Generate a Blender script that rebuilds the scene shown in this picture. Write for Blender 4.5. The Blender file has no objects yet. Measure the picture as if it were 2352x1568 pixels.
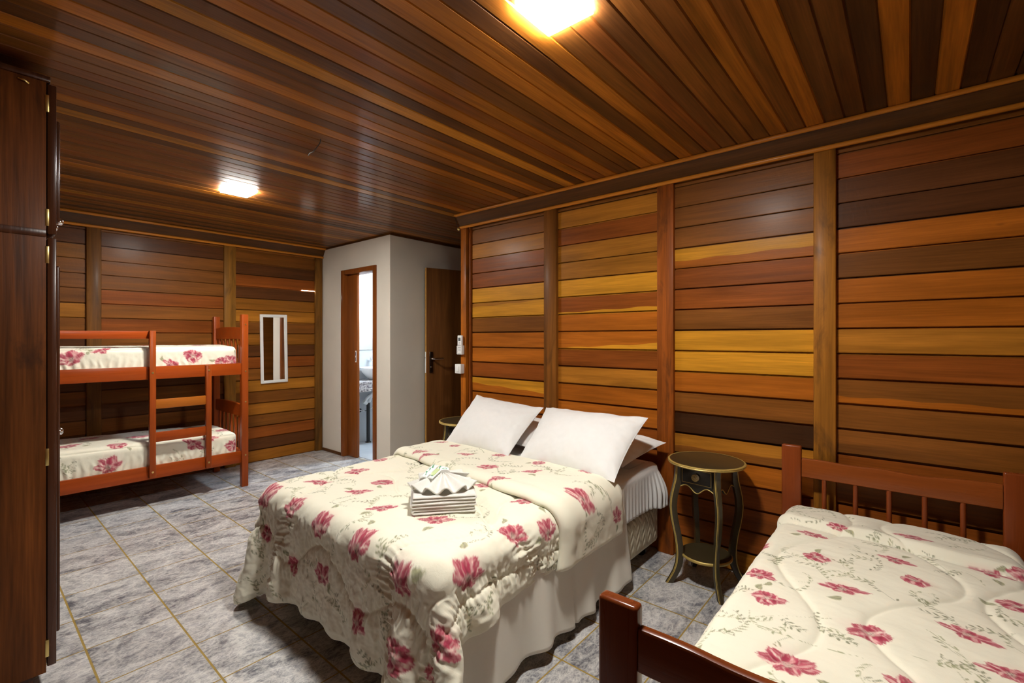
import bpy, bmesh, math, random
import numpy as np
from mathutils import Vector, Matrix

S = bpy.context.scene
COL = S.collection
random.seed(7)
PI = math.pi

# ------------------------------------------------------------------ numbers of the room (metres)
XL, XR, YN, YB, H = -0.40, 2.93, -0.40, 5.50, 2.45
BX, BY = 2.893, 4.10            # white bathroom block: faces x = BX and y = BY
HX = 4.10                       # end of the entrance passage

# ------------------------------------------------------------------ helpers
def tag(o, label=None, cat=None, group=None, kind=None):
    if label: o['label'] = label
    if cat: o['category'] = cat
    if group: o['group'] = group
    if kind: o['kind'] = kind
    return o

def thing(name, label, cat, loc=(0, 0, 0), group=None):
    o = bpy.data.objects.new(name, None)
    o.empty_display_size = 0.1
    o.location = loc
    COL.objects.link(o)
    return tag(o, label, cat, group)

def attach(o, parent):
    if parent is not None:
        o.parent = parent
        o.matrix_parent_inverse = Matrix.Translation(parent.location).inverted()
    return o

def link_mesh(name, me, mats, parent=None, smooth=None):
    o = bpy.data.objects.new(name, me)
    COL.objects.link(o)
    for m in (mats if isinstance(mats, (list, tuple)) else [mats]):
        me.materials.append(m)
    if smooth is not None:
        me.polygons.foreach_set('use_smooth', [True] * len(me.polygons))
        if smooth < 179:
            me.set_sharp_from_angle(angle=math.radians(smooth))
    return attach(o, parent)

class MB:
    """Collects shapes into one mesh; each face carries a tint and a seed."""
    def __init__(s):
        s.v = []; s.f = []; s.t = []; s.s = []; s.m = []
    def add(s, verts, faces, tint=(1, 1, 1), seed=0.0, mat=0):
        n = len(s.v)
        s.v.extend([tuple(p) for p in verts])
        for f in faces:
            s.f.append(tuple(i + n for i in f)); s.t.append(tint); s.s.append(seed); s.m.append(mat)
        return s
    def bm(s, bm, **k):
        bm.verts.index_update()
        s.add([v.co[:] for v in bm.verts], [[v.index for v in f.verts] for f in bm.faces], **k)
        bm.free(); return s
    def box(s, x0, x1, y0, y1, z0, z1, bev=0.0, seg=2, M=None, **k):
        bm = bmesh.new(); bmesh.ops.create_cube(bm, size=1)
        for v in bm.verts:
            v.co = ((x0 + x1) / 2 + v.co.x * (x1 - x0), (y0 + y1) / 2 + v.co.y * (y1 - y0), (z0 + z1) / 2 + v.co.z * (z1 - z0))
        if bev: bmesh.ops.bevel(bm, geom=bm.edges[:], offset=bev, segments=seg, profile=.5, affect='EDGES')
        if M is not None: bmesh.ops.transform(bm, matrix=M, verts=bm.verts)
        return s.bm(bm, **k)
    def tube(s, pts, rad, seg=10, cap=True, **k):
        pts = [Vector(p) for p in pts]
        if not isinstance(rad, (list, tuple)): rad = [rad] * len(pts)
        vs = []; fs = []
        up = Vector((0, 0, 1)); last = None
        for i, p in enumerate(pts):
            t = (pts[min(i + 1, len(pts) - 1)] - pts[max(i - 1, 0)]).normalized()
            if last is None:
                a = t.cross(up if abs(t.z) < .9 else Vector((1, 0, 0))).normalized()
            else:
                a = (last - t * last.dot(t)).normalized()
            last = a; b = t.cross(a)
            for j in range(seg):
                th = 2 * PI * j / seg
                vs.append(p + (a * math.cos(th) + b * math.sin(th)) * rad[i])
        for i in range(len(pts) - 1):
            for j in range(seg):
                k2 = (j + 1) % seg
                fs.append((i * seg + j, i * seg + k2, (i + 1) * seg + k2, (i + 1) * seg + j))
        if cap:
            fs.append(tuple(range(seg))[::-1]); fs.append(tuple((len(pts) - 1) * seg + j for j in range(seg)))
        return s.add(vs, fs, **k)
    def lathe(s, prof, c=(0, 0, 0), seg=32, **k):
        vs = []; fs = []
        n = len(prof)
        for j in range(seg):
            th = 2 * PI * j / seg
            for r, z in prof: vs.append((c[0] + r * math.cos(th), c[1] + r * math.sin(th), c[2] + z))
        for j in range(seg):
            j2 = (j + 1) % seg
            for i in range(n - 1):
                fs.append((j * n + i, j2 * n + i, j2 * n + i + 1, j * n + i + 1))
        return s.add(vs, fs, **k)
    def prism(s, outline, fn0, fn1, **k):
        """outline: 2-D points; fn0 / fn1 map (a, b) to the two faces."""
        n = len(outline)
        vs = [fn0(a, b) for a, b in outline] + [fn1(a, b) for a, b in outline]
        fs = [tuple(range(n))[::-1], tuple(range(n, 2 * n))] + [(i, (i + 1) % n, n + (i + 1) % n, n + i) for i in range(n)]
        return s.add(vs, fs, **k)
    def build(s, name, mats, parent=None, smooth=40):
        me = bpy.data.meshes.new(name)
        me.from_pydata(s.v, [], s.f)
        a = me.attributes.new('tint', 'FLOAT_COLOR', 'FACE')
        a.data.foreach_set('color', [c for t in s.t for c in (t[0], t[1], t[2], 1.0)])
        b = me.attributes.new('seed', 'FLOAT', 'FACE')
        b.data.foreach_set('value', s.s)
        me.polygons.foreach_set('material_index', s.m)
        bm = bmesh.new(); bm.from_mesh(me); bmesh.ops.recalc_face_normals(bm, faces=bm.faces[:]); bm.to_mesh(me); bm.free()
        me.update()
        return link_mesh(name, me, mats, parent, smooth)

def weld_merge(o, d=1e-5):
    bm = bmesh.new(); bm.from_mesh(o.data); bmesh.ops.remove_doubles(bm, verts=bm.verts[:], dist=d); bm.to_mesh(o.data); bm.free()

# ------------------------------------------------------------------ materials
def new_mat(name):
    m = bpy.data.materials.new(name); m.use_nodes = True
    nt = m.node_tree; b = nt.nodes['Principled BSDF']
    return m, nt, b

class NB:
    def __init__(s, nt): s.nt = nt
    def n(s, typ, **k):
        x = s.nt.nodes.new(typ)
        for a, v in k.items(): setattr(x, a, v)
        return x
    def l(s, a, b): s.nt.links.new(a, b)
    def val(s, sock, v):
        if hasattr(v, 'is_linked') or isinstance(v, bpy.types.NodeSocket): s.l(v, sock)
        else: sock.default_value = v
    def math(s, op, a, b=None, c=None, clamp=False):
        x = s.n('ShaderNodeMath', operation=op, use_clamp=clamp)
        s.val(x.inputs[0], a)
        if b is not None: s.val(x.inputs[1], b)
        if c is not None: s.val(x.inputs[2], c)
        return x.outputs[0]
    def mix(s, f, a, b, bt='MIX'):
        x = s.n('ShaderNodeMix', data_type='RGBA', blend_type=bt)
        s.val(x.inputs[0], f); s.val(x.inputs[6], a); s.val(x.inputs[7], b)
        return x.outputs[2]
    def ramp(s, f, lo, hi, a=0.0, b=1.0):
        x = s.n('ShaderNodeMapRange'); x.clamp = True
        s.val(x.inputs[0], f); s.val(x.inputs[1], lo); s.val(x.inputs[2], hi); s.val(x.inputs[3], a); s.val(x.inputs[4], b)
        return x.outputs[0]
    def noise(s, vec, scale, detail=4, rough=.55, dist=0.0):
        x = s.n('ShaderNodeTexNoise'); x.inputs['Scale'].default_value = scale; x.inputs['Detail'].default_value = detail
        x.inputs['Roughness'].default_value = rough; x.inputs['Distortion'].default_value = dist
        s.l(vec, x.inputs['Vector']); return x.outputs[0]
    def map(s, vec, scale=(1, 1, 1), loc=(0, 0, 0)):
        x = s.n('ShaderNodeMapping'); x.inputs['Scale'].default_value = scale; x.inputs['Location'].default_value = loc
        s.l(vec, x.inputs['Vector']); return x.outputs[0]
    def bump(s, h, strength, dist=.01):
        x = s.n('ShaderNodeBump'); x.inputs['Strength'].default_value = strength; x.inputs['Distance'].default_value = dist
        s.l(h, x.inputs['Height']); return x.outputs[0]

def gray(v): return (v, v, v, 1)

def wood(name, axis, tint=None, rough=.32, contrast=1.0, coat=.25, dark=(.03, .011, .005), stain=0.0, chatter=.0, coat_r=.22):
    """Varnished timber: grain runs along axis; the colour comes from tint or from each board's own 'tint' attribute."""
    m, nt, b = new_mat(name); q = NB(nt)
    tc = q.n('ShaderNodeTexCoord').outputs['Object']
    sd = q.n('ShaderNodeAttribute', attribute_name='seed').outputs['Fac']
    off = q.n('ShaderNodeCombineXYZ')
    for i in range(3): q.l(q.math('MULTIPLY', sd, (7.31, 3.77, 5.19)[i]), off.inputs[i])
    add = q.n('ShaderNodeVectorMath', operation='ADD'); q.l(tc, add.inputs[0]); q.l(off.outputs[0], add.inputs[1])
    v = add.outputs[0]
    k = {'X': 0, 'Y': 1, 'Z': 2}[axis]
    s1 = [16, 16, 16]; s1[k] = .9
    s2 = [150, 150, 150]; s2[k] = 5
    s3 = [5, 5, 5]; s3[k] = .8
    n1 = q.noise(q.map(v, s1), 1, 5, .6, .6)
    n2 = q.noise(q.map(v, s2), 1, 2, .5)
    n3 = q.noise(q.map(v, s3), 1, 3, .5, .4)
    if tint is None:
        base = q.n('ShaderNodeAttribute', attribute_name='tint').outputs['Color']
    else:
        base = (*tint, 1)
    f1 = q.ramp(n1, .3, .72, 1 - .42 * contrast, 1 + .22 * contrast)
    f2 = q.ramp(n2, .3, .7, 1 - .16 * contrast, 1 + .12 * contrast)
    f3 = q.ramp(n3, .3, .7, 1 - .22 * contrast, 1 + .2 * contrast)
    f = q.math('MULTIPLY', q.math('MULTIPLY', f1, f2), f3)
    vm = q.n('ShaderNodeVectorMath', operation='SCALE')
    if tint is None: q.l(base, vm.inputs[0])
    else: vm.inputs[0].default_value = tint
    q.l(f, vm.inputs[3])
    c = vm.outputs[0]
    if stain:
        n4 = q.noise(q.map(v, [9 if i != k else 2.2 for i in range(3)]), 1, 6, .62, .8)
        c = q.mix(q.ramp(n4, .60 - .1 * stain, .72, 0, .8), c, (*dark, 1))
    # small dark knots
    n5 = q.noise(q.map(v, [14 if i != k else 6 for i in range(3)]), 1, 1, .5)
    c = q.mix(q.ramp(n5, .80, .86, 0, .75), c, (*dark, 1))
    q.l(c, b.inputs['Base Color'])
    q.l(q.ramp(n1, .2, .8, rough - .06, rough + .10), b.inputs['Roughness'])
    b.inputs['Coat Weight'].default_value = coat
    b.inputs['Coat Roughness'].default_value = coat_r
    b.inputs['Specular IOR Level'].default_value = .13
    hh = q.math('ADD', q.math('MULTIPLY', n2, .4), q.math('MULTIPLY', n1, .6))
    if chatter:
        s6 = [30, 30, 30]; s6[k] = 70
        hh = q.math('ADD', hh, q.math('MULTIPLY', q.noise(q.map(v, s6), 1, 2), chatter))
    q.l(q.bump(hh, .16, .006), b.inputs['Normal'])
    return m

def plain(name, col, rough=.5, metal=0.0, noise=0.0, nscale=8, bump=0.0, bscale=80, coat=0.0, sheen=0.0, emit=None, spec=None, trans=0.0, alpha=1.0):
    m, nt, b = new_mat(name); q = NB(nt)
    tc = q.n('ShaderNodeTexCoord').outputs['Object']
    n1 = q.noise(tc, nscale, 4)
    lo = tuple(c * (1 - noise) for c in col) + (1,); hi = tuple(min(1, c * (1 + noise)) for c in col) + (1,)
    q.l(q.mix(q.ramp(n1, .3, .7), lo, hi), b.inputs['Base Color'])
    b.inputs['Roughness'].default_value = rough
    b.inputs['Metallic'].default_value = metal
    if coat: b.inputs['Coat Weight'].default_value = coat; b.inputs['Coat Roughness'].default_value = .1
    if sheen: b.inputs['Sheen Weight'].default_value = sheen
    if spec is not None: b.inputs['Specular IOR Level'].default_value = spec
    if trans: b.inputs['Transmission Weight'].default_value = trans
    if alpha < 1: b.inputs['Alpha'].default_value = alpha
    if bump: q.l(q.bump(q.noise(tc, bscale, 3), bump, .004), b.inputs['Normal'])
    if emit:
        b.inputs['Emission Color'].default_value = (*emit[0], 1); b.inputs['Emission Strength'].default_value = emit[1]
    return m

LIN = dict(Y=(.60, .262, .018), T=(.42, .160, .016), O=(.42, .118, .009), R=(.27, .070, .009), B=(.225, .076, .011), D=(.115, .038, .009), K=(.06, .022, .007), U=(.30, .108, .011))

M = {}
M['wall_y'] = wood('wall_boards_along_y', 'Y', rough=.40, coat=.05, chatter=.5, contrast=.8)
M['wall_x'] = wood('wall_boards_along_x', 'X', rough=.40, coat=.05, chatter=.5, contrast=.8)
M['ceil'] = wood('ceiling_boards', 'X', rough=.48, coat=.40, contrast=1.05, coat_r=.17)
M['post'] = wood('post_timber', 'Z', stain=.8, dark=(.045, .02, .008), rough=.46, coat=.03)
M['crown_y'] = wood('crown_timber_y', 'Y', tint=(.105, .038, .007))  # both crown tints darkened to carry the shade on the leaning board
M['crown_x'] = wood('crown_timber_x', 'X', tint=(.105, .038, .007))
M['bead_y'] = wood('bead_timber_y', 'Y', tint=(.62, .22, .022), contrast=.5)
M['bead_x'] = wood('bead_timber_x', 'X', tint=(.62, .22, .022), contrast=.5)
M['bunk_x'] = wood('red_varnished_pine_x', 'X', tint=(.34, .056, .006), contrast=.5, rough=.32, coat=.2)
M['bunk_z'] = wood('red_varnished_pine_z', 'Z', tint=(.31, .056, .007), contrast=.5, rough=.32, coat=.2)
M['bunk_rung'] = wood('orange_varnished_rung', 'X', tint=(.40, .115, .012), contrast=.5, rough=.32, coat=.2)
M['bed_y'] = wood('mahogany_varnish_y', 'Y', tint=(.24, .058, .010), contrast=.45, rough=.26, coat=.3)
M['bed_z'] = wood('mahogany_varnish_z', 'Z', tint=(.22, .046, .009), contrast=.45, rough=.26, coat=.3)
M['ward_z'] = wood('wardrobe_veneer', 'Z', tint=(.155, .046, .008), contrast=1.4, rough=.46, coat=.05, stain=.3)
M['foot_y'] = wood('shaded_mahogany_y', 'Y', tint=(.15, .032, .007), contrast=.45, rough=.26, coat=.3)  # bed mahogany darkened: shade of the footboard's outer face put into the tint
M['foot_z'] = wood('shaded_mahogany_z', 'Z', tint=(.15, .032, .007), contrast=.45, rough=.26, coat=.3)  # same shade-darkened copy for the footboard posts
M['ward_d'] = wood('wardrobe_dark_edge', 'Z', tint=(.075, .025, .010), contrast=.7, rough=.24, coat=.5)
M['door_r'] = wood('red_door_timber', 'Z', tint=(.25, .070, .012), contrast=.6, rough=.34)
M['door_d'] = wood('dark_door_veneer', 'Z', tint=(.14, .052, .012), contrast=.8, rough=.42, coat=.1)
M['door_e'] = plain('pale_door_edge', (.40, .20, .04), .5, noise=.15, nscale=20)
M['plaster'] = plain('cream_plaster', (.72, .67, .575), .85, noise=.03, nscale=3, bump=.12, bscale=60)
M['bath_tile'] = plain('pale_bathroom_tile', (.46, .48, .51), .25, noise=.05, nscale=5)
M['linen'] = plain('white_linen', (.77, .77, .755), .9, noise=.015, nscale=30, bump=.08, bscale=500, sheen=.1)
M['sheet'] = plain('offwhite_sheet', (.74, .71, .62), .9, noise=.02, nscale=6, bump=.06, bscale=400, sheen=.1)
M['terry'] = plain('white_terry', (.82, .81, .76), 1.0, noise=.03, nscale=60, bump=.5, bscale=700, sheen=.3)
M['paint_w'] = plain('white_paint', (.80, .80, .76), .4, noise=.02)
M['plastic_w'] = plain('white_plastic', (.82, .82, .80), .35)
M['plastic_g'] = plain('grey_screen', (.10, .12, .13), .2)
M['key_g'] = plain('grey_keys', (.42, .44, .46), .5)
M['black'] = plain('black_plastic', (.012, .012, .013), .35)
M['chrome'] = plain('chrome', (.80, .80, .82), .12, metal=1)
M['brass'] = plain('brass', (.75, .58, .22), .3, metal=1)
M['dark_metal'] = plain('dark_lock_metal', (.12, .11, .10), .25, metal=1)
M['night'] = plain('olive_black_lacquer', (.040, .029, .012), .38, noise=.12, nscale=25, coat=.2)
M['night_d'] = plain('black_lacquer', (.016, .014, .012), .32, noise=.1, coat=.2)
M['gold'] = plain('gilt_line', (.50, .36, .10), .42, metal=.35, noise=.1, nscale=60)
M['ivory'] = plain('ivory_knob', (.62, .55, .38), .35)
M['granite'] = None
M['glass'] = plain('mirror_glass', (.92, .93, .94), .015, metal=1)
M['porcelain'] = plain('porcelain', (.84, .86, .88), .12, coat=.5)
M['pipe_w'] = plain('white_pvc', (.80, .82, .84), .35)
M['green'] = plain('green_print', (.05, .33, .16), .5)
M['film'] = plain('clear_sachet_film', (.86, .90, .86), .12, coat=.6)
M['film_g'] = plain('pale_green_soap', (.58, .70, .36), .3, coat=.6)
M['paper'] = plain('white_paper', (.85, .86, .84), .7)
M['wire'] = plain('black_wire', (.01, .01, .011), .5)
EXPOSURE = 3.12
LAMP = 54.0
M['lamp'] = plain('lamp_diffuser', (.9, .9, .9), .4, emit=((1.0, .965, .90), LAMP))
M['lamp_b'] = plain('bath_lamp_diffuser', (.9, .9, .9), .4, emit=((.70, .85, 1.0), 30.0))
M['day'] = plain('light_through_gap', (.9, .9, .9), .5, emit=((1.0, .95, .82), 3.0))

def granite():
    m, nt, b = new_mat('speckled_granite'); q = NB(nt)
    tc = q.n('ShaderNodeTexCoord').outputs['Object']
    v = q.n('ShaderNodeTexVoronoi'); v.inputs['Scale'].default_value = 90; q.l(tc, v.inputs['Vector'])
    n = q.noise(tc, 60, 3)
    c = q.mix(q.ramp(n, .38, .62), (.10, .09, .11, 1), (.55, .52, .52, 1))
    q.l(c, b.inputs['Base Color']); b.inputs['Roughness'].default_value = .15
    return m
M['granite'] = granite()

def floor_mat():
    m, nt, b = new_mat('grey_marbled_tile'); q = NB(nt)
    tc = q.n('ShaderNodeTexCoord').outputs['Object']
    sep = q.n('ShaderNodeSeparateXYZ'); q.l(tc, sep.inputs[0])
    tx = q.math('DIVIDE', q.math('SUBTRACT', sep.outputs[0], .3655), .3235)
    ty = q.math('DIVIDE', q.math('SUBTRACT', sep.outputs[1], .8045), .3256)
    fx = q.math('FRACT', tx); fy = q.math('FRACT', ty)
    ex = q.math('MINIMUM', fx, q.math('SUBTRACT', 1.0, fx)); ey = q.math('MINIMUM', fy, q.math('SUBTRACT', 1.0, fy))
    gx = q.ramp(ex, .010, .0145, 1, 0); gy = q.ramp(ey, .0075, .012, 1, 0)
    g = q.math('MAXIMUM', gx, gy)
    cell = q.n('ShaderNodeCombineXYZ'); q.l(q.math('FLOOR', tx), cell.inputs[0]); q.l(q.math('FLOOR', ty), cell.inputs[1])
    wn = q.n('ShaderNodeTexWhiteNoise', noise_dimensions='3D'); q.l(cell.outputs[0], wn.inputs['Vector'])
    sc = q.n('ShaderNodeVectorMath', operation='SCALE'); q.l(wn.outputs['Color'], sc.inputs[0]); sc.inputs[3].default_value = 9.0
    ad = q.n('ShaderNodeVectorMath', operation='ADD'); q.l(tc, ad.inputs[0]); q.l(sc.outputs[0], ad.inputs[1])
    v = q.map(ad.outputs[0], (.75, 1.15, 1))
    big = q.noise(v, 5.5, 6, .64, 1.2)
    mid = q.noise(v, 30, 5, .65, 1.0)
    dn = q.n('ShaderNodeTexNoise'); dn.inputs['Scale'].default_value = 14; dn.inputs['Detail'].default_value = 4; q.l(v, dn.inputs['Vector'])
    ds = q.n('ShaderNodeVectorMath', operation='SCALE'); q.l(dn.outputs['Color'], ds.inputs[0]); ds.inputs[3].default_value = .13
    da = q.n('ShaderNodeVectorMath', operation='ADD'); q.l(v, da.inputs[0]); q.l(ds.outputs[0], da.inputs[1])
    vo = q.n('ShaderNodeTexVoronoi', feature='DISTANCE_TO_EDGE'); vo.inputs['Scale'].default_value = 19; q.l(da.outputs[0], vo.inputs['Vector'])
    vein = q.ramp(vo.outputs['Distance'], .0, .10, 1, 0)
    vo2 = q.n('ShaderNodeTexVoronoi', feature='DISTANCE_TO_EDGE'); vo2.inputs['Scale'].default_value = 47; q.l(da.outputs[0], vo2.inputs['Vector'])
    vein2 = q.ramp(vo2.outputs['Distance'], .0, .12, .8, 0)
    c = q.mix(q.ramp(big, .36, .60), (.072, .075, .098, 1), (.43, .425, .44, 1))
    c = q.mix(q.ramp(mid, .45, .72, 0, .75), c, (.68, .67, .64, 1))
    vv = q.math('MULTIPLY', q.math('MAXIMUM', vein, vein2), q.ramp(big, .30, .62, .15, .95))
    c = q.mix(q.math('MULTIPLY', vv, .75), c, (.80, .78, .73, 1))
    c = q.mix(q.ramp(q.noise(v, 60, 3), .62, .75, 0, .5), c, (.07, .07, .085, 1))
    gc = q.mix(q.noise(tc, 40, 2), (.24, .15, .022, 1), (.42, .29, .065, 1))
    c = q.mix(g, c, gc)
    q.l(c, b.inputs['Base Color'])
    q.l(q.mix(g, gray(.30), gray(.8)), b.inputs['Roughness'])
    q.l(q.bump(q.math('SUBTRACT', 1.0, g), .35, .004), b.inputs['Normal'])
    b.inputs['Coat Weight'].default_value = .2; b.inputs['Coat Roughness'].default_value = .2
    return m
M['floor'] = floor_mat()

def quilt_mat(name='printed_comforter'):
    m, nt, b = new_mat(name); q = NB(nt)
    tc = q.n('ShaderNodeTexCoord').outputs['Object']
    a = q.n('ShaderNodeAttribute', attribute_name='print').outputs['Color']
    q.l(a, b.inputs['Base Color'])
    b.inputs['Roughness'].default_value = .85
    b.inputs['Sheen Weight'].default_value = .12
    h = q.math('ADD', q.noise(tc, 38, 4, .6, .8), q.math('MULTIPLY', q.noise(tc, 420, 2), .12))
    q.l(q.bump(h, .10, .012), b.inputs['Normal'])
    return m
M['quilt'] = quilt_mat()

def zigzag_mat():
    m, nt, b = new_mat('beige_quilted_ticking'); q = NB(nt)
    tc = q.n('ShaderNodeTexCoord').outputs['Object']
    sep = q.n('ShaderNodeSeparateXYZ'); q.l(tc, sep.inputs[0])
    t = q.math('ADD', sep.outputs[0], sep.outputs[1])
    tri = q.math('ABSOLUTE', q.math('SUBTRACT', q.math('FRACT', q.math('MULTIPLY', t, 13)), .5))
    w = q.math('FRACT', q.math('ADD', q.math('MULTIPLY', sep.outputs[2], 17), q.math('MULTIPLY', tri, 1.6)))
    hgt = q.math('POWER', q.math('SUBTRACT', 1.0, q.math('ABSOLUTE', q.math('SUBTRACT', q.math('MULTIPLY', w, 2), 1.0))), .5)
    b.inputs['Base Color'].default_value = (.60, .54, .40, 1)
    q.l(q.mix(q.noise(tc, 9, 3), (.55, .49, .35, 1), (.66, .60, .45, 1)), b.inputs['Base Color'])
    b.inputs['Roughness'].default_value = .75
    q.l(q.bump(hgt, .6, .012), b.inputs['Normal'])
    return m
M['zigzag'] = zigzag_mat()

# ------------------------------------------------------------------ soft shapes in numpy
def fbm(p, seed, freq=1.0, octaves=3, dirs=5):
    """Smooth pseudo-noise of points p (..., d) from warped random sines, about -1..1."""
    r = np.random.RandomState(seed); d = p.shape[-1]
    out = np.zeros(p.shape[:-1]); amp = 1.0; tot = 0.0
    for o in range(octaves):
        a = np.zeros(p.shape[:-1])
        for i in range(dirs):
            w = r.randn(d); w /= np.linalg.norm(w)
            w2 = r.randn(d); w2 /= np.linalg.norm(w2)
            a += np.sin(2 * PI * freq * (p @ w) + 1.7 * np.sin(2 * PI * freq * .6 * (p @ w2) + r.rand() * 6.28) + r.rand() * 6.28)
        out += amp * a / dirs * 1.4; tot += amp; amp *= .5; freq *= 2.1
    return out / tot

def grid_normals(P):
    du = np.gradient(P, axis=0); dv = np.gradient(P, axis=1)
    n = np.cross(du, dv); n /= np.linalg.norm(n, axis=-1, keepdims=True) + 1e-12
    return n

def up1(P, k):
    """Catmull-Rom upsampling along axis 0."""
    n = P.shape[0]
    t = np.linspace(0, n - 1, (n - 1) * k + 1); i = np.minimum(t.astype(int), n - 2); f = (t - i)
    f = f.reshape((-1,) + (1,) * (P.ndim - 1))
    g = lambda j: P[np.clip(j, 0, n - 1)]
    p0, p1, p2, p3 = g(i - 1), g(i), g(i + 1), g(i + 2)
    return .5 * (2 * p1 + (p2 - p0) * f + (2 * p0 - 5 * p1 + 4 * p2 - p3) * f ** 2 + (3 * p1 - p0 - 3 * p2 + p3) * f ** 3)

def up2(P, k): return np.swapaxes(up1(np.swapaxes(up1(P, k), 0, 1), k), 0, 1)

def np_mesh(name, V, F, color=None, mats=None, parent=None, smooth=180):
    me = bpy.data.meshes.new(name)
    V = np.ascontiguousarray(V, dtype=np.float32); F = np.ascontiguousarray(F, dtype=np.int32)
    me.vertices.add(len(V)); me.vertices.foreach_set('co', V.ravel())
    me.loops.add(F.size); me.loops.foreach_set('vertex_index', F.ravel())
    me.polygons.add(len(F)); me.polygons.foreach_set('loop_start', np.arange(0, F.size, F.shape[1], dtype=np.int32))
    me.update(calc_edges=True); me.validate()
    if color is not None:
        a = me.attributes.new('print', 'FLOAT_COLOR', 'POINT')
        a.data.foreach_set('color', np.concatenate([color, np.ones((len(color), 1))], 1).astype(np.float32).ravel())
    return link_mesh(name, me, mats, parent, smooth)

def grid_faces(nu, nv, off=0, flip=False):
    i, j = np.meshgrid(np.arange(nu - 1), np.arange(nv - 1), indexing='ij')
    a = (i * nv + j).ravel() + off
    f = np.stack([a, a + nv, a + nv + 1, a + 1], 1)
    return f[:, ::-1] if flip else f

def shell(P, th, flip=False):
    """Grid surface P given a thickness th (array or number) inwards, closed along its border -> V, F."""
    nu, nv = P.shape[:2]
    n = grid_normals(P) * (-1 if flip else 1)
    Q = P - n * (th if np.isscalar(th) else th[..., None])
    V = np.concatenate([P.reshape(-1, 3), Q.reshape(-1, 3)])
    N = nu * nv
    F = [grid_faces(nu, nv, 0, flip), grid_faces(nu, nv, N, not flip)]
    idx = np.arange(N).reshape(nu, nv)
    ring = np.concatenate([idx[0, :-1], idx[:-1, -1], idx[-1, :0:-1], idx[:0:-1, 0]])
    r2 = np.roll(ring, -1)
    f = np.stack([ring, r2, r2 + N, ring + N], 1)
    F.append(f[:, ::-1] if flip else f)
    return V, np.concatenate(F), N

def soft_box(x0, x1, y0, y1, z0, z1, r, step):
    """Rounded box as a dense quad mesh: V, F, and the unfolded cloth coordinates (u, v) of each vertex."""
    dims = np.array([x1 - x0, y1 - y0, z1 - z0]); n = np.maximum(2, np.round(dims / step).astype(int))
    lo = np.array([x0, y0, z0]); c = lo + dims / 2; e = dims / 2 - r
    V = []; F = []; off = 0
    for ax in range(3):
        b, d = [(1, 2), (2, 0), (0, 1)][ax]
        for sgn in (0, 1):
            g = np.zeros((n[b] + 1, n[d] + 1, 3))
            g[..., b] = np.linspace(0, 1, n[b] + 1)[:, None] * dims[b] + lo[b]
            g[..., d] = np.linspace(0, 1, n[d] + 1)[None, :] * dims[d] + lo[d]
            g[..., ax] = lo[ax] + sgn * dims[ax]
            V.append(g.reshape(-1, 3)); F.append(grid_faces(n[b] + 1, n[d] + 1, off, sgn == 0)); off += (n[b] + 1) * (n[d] + 1)
    V = np.concatenate(V); F = np.concatenate(F)
    key = np.round(V * 1e5).astype(np.int64)
    _, first, inv = np.unique(key, axis=0, return_index=True, return_inverse=True)
    V = V[first]; F = inv.reshape(-1)[F]
    B = V.copy()
    q = np.clip(V - c, -e, e); d = (V - c) - q
    L = np.linalg.norm(d, axis=1, keepdims=True)
    nrm = np.where(L > 1e-9, d / np.maximum(L, 1e-9), 0)
    W = c + q + nrm * r
    u = B[:, 0].copy(); v = B[:, 1].copy()
    down = z1 - B[:, 2]
    front = np.isclose(B[:, 1], y0) ; back = np.isclose(B[:, 1], y1)
    left = np.isclose(B[:, 0], x0); right = np.isclose(B[:, 0], x1)
    v = np.where(front, y0 - down, np.where(back, y1 + down, v))
    u = np.where(right & ~front & ~back, x1 + down, np.where(left & ~front & ~back, x0 - down, u))
    return W, F, np.stack([u, v], 1), nrm

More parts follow.
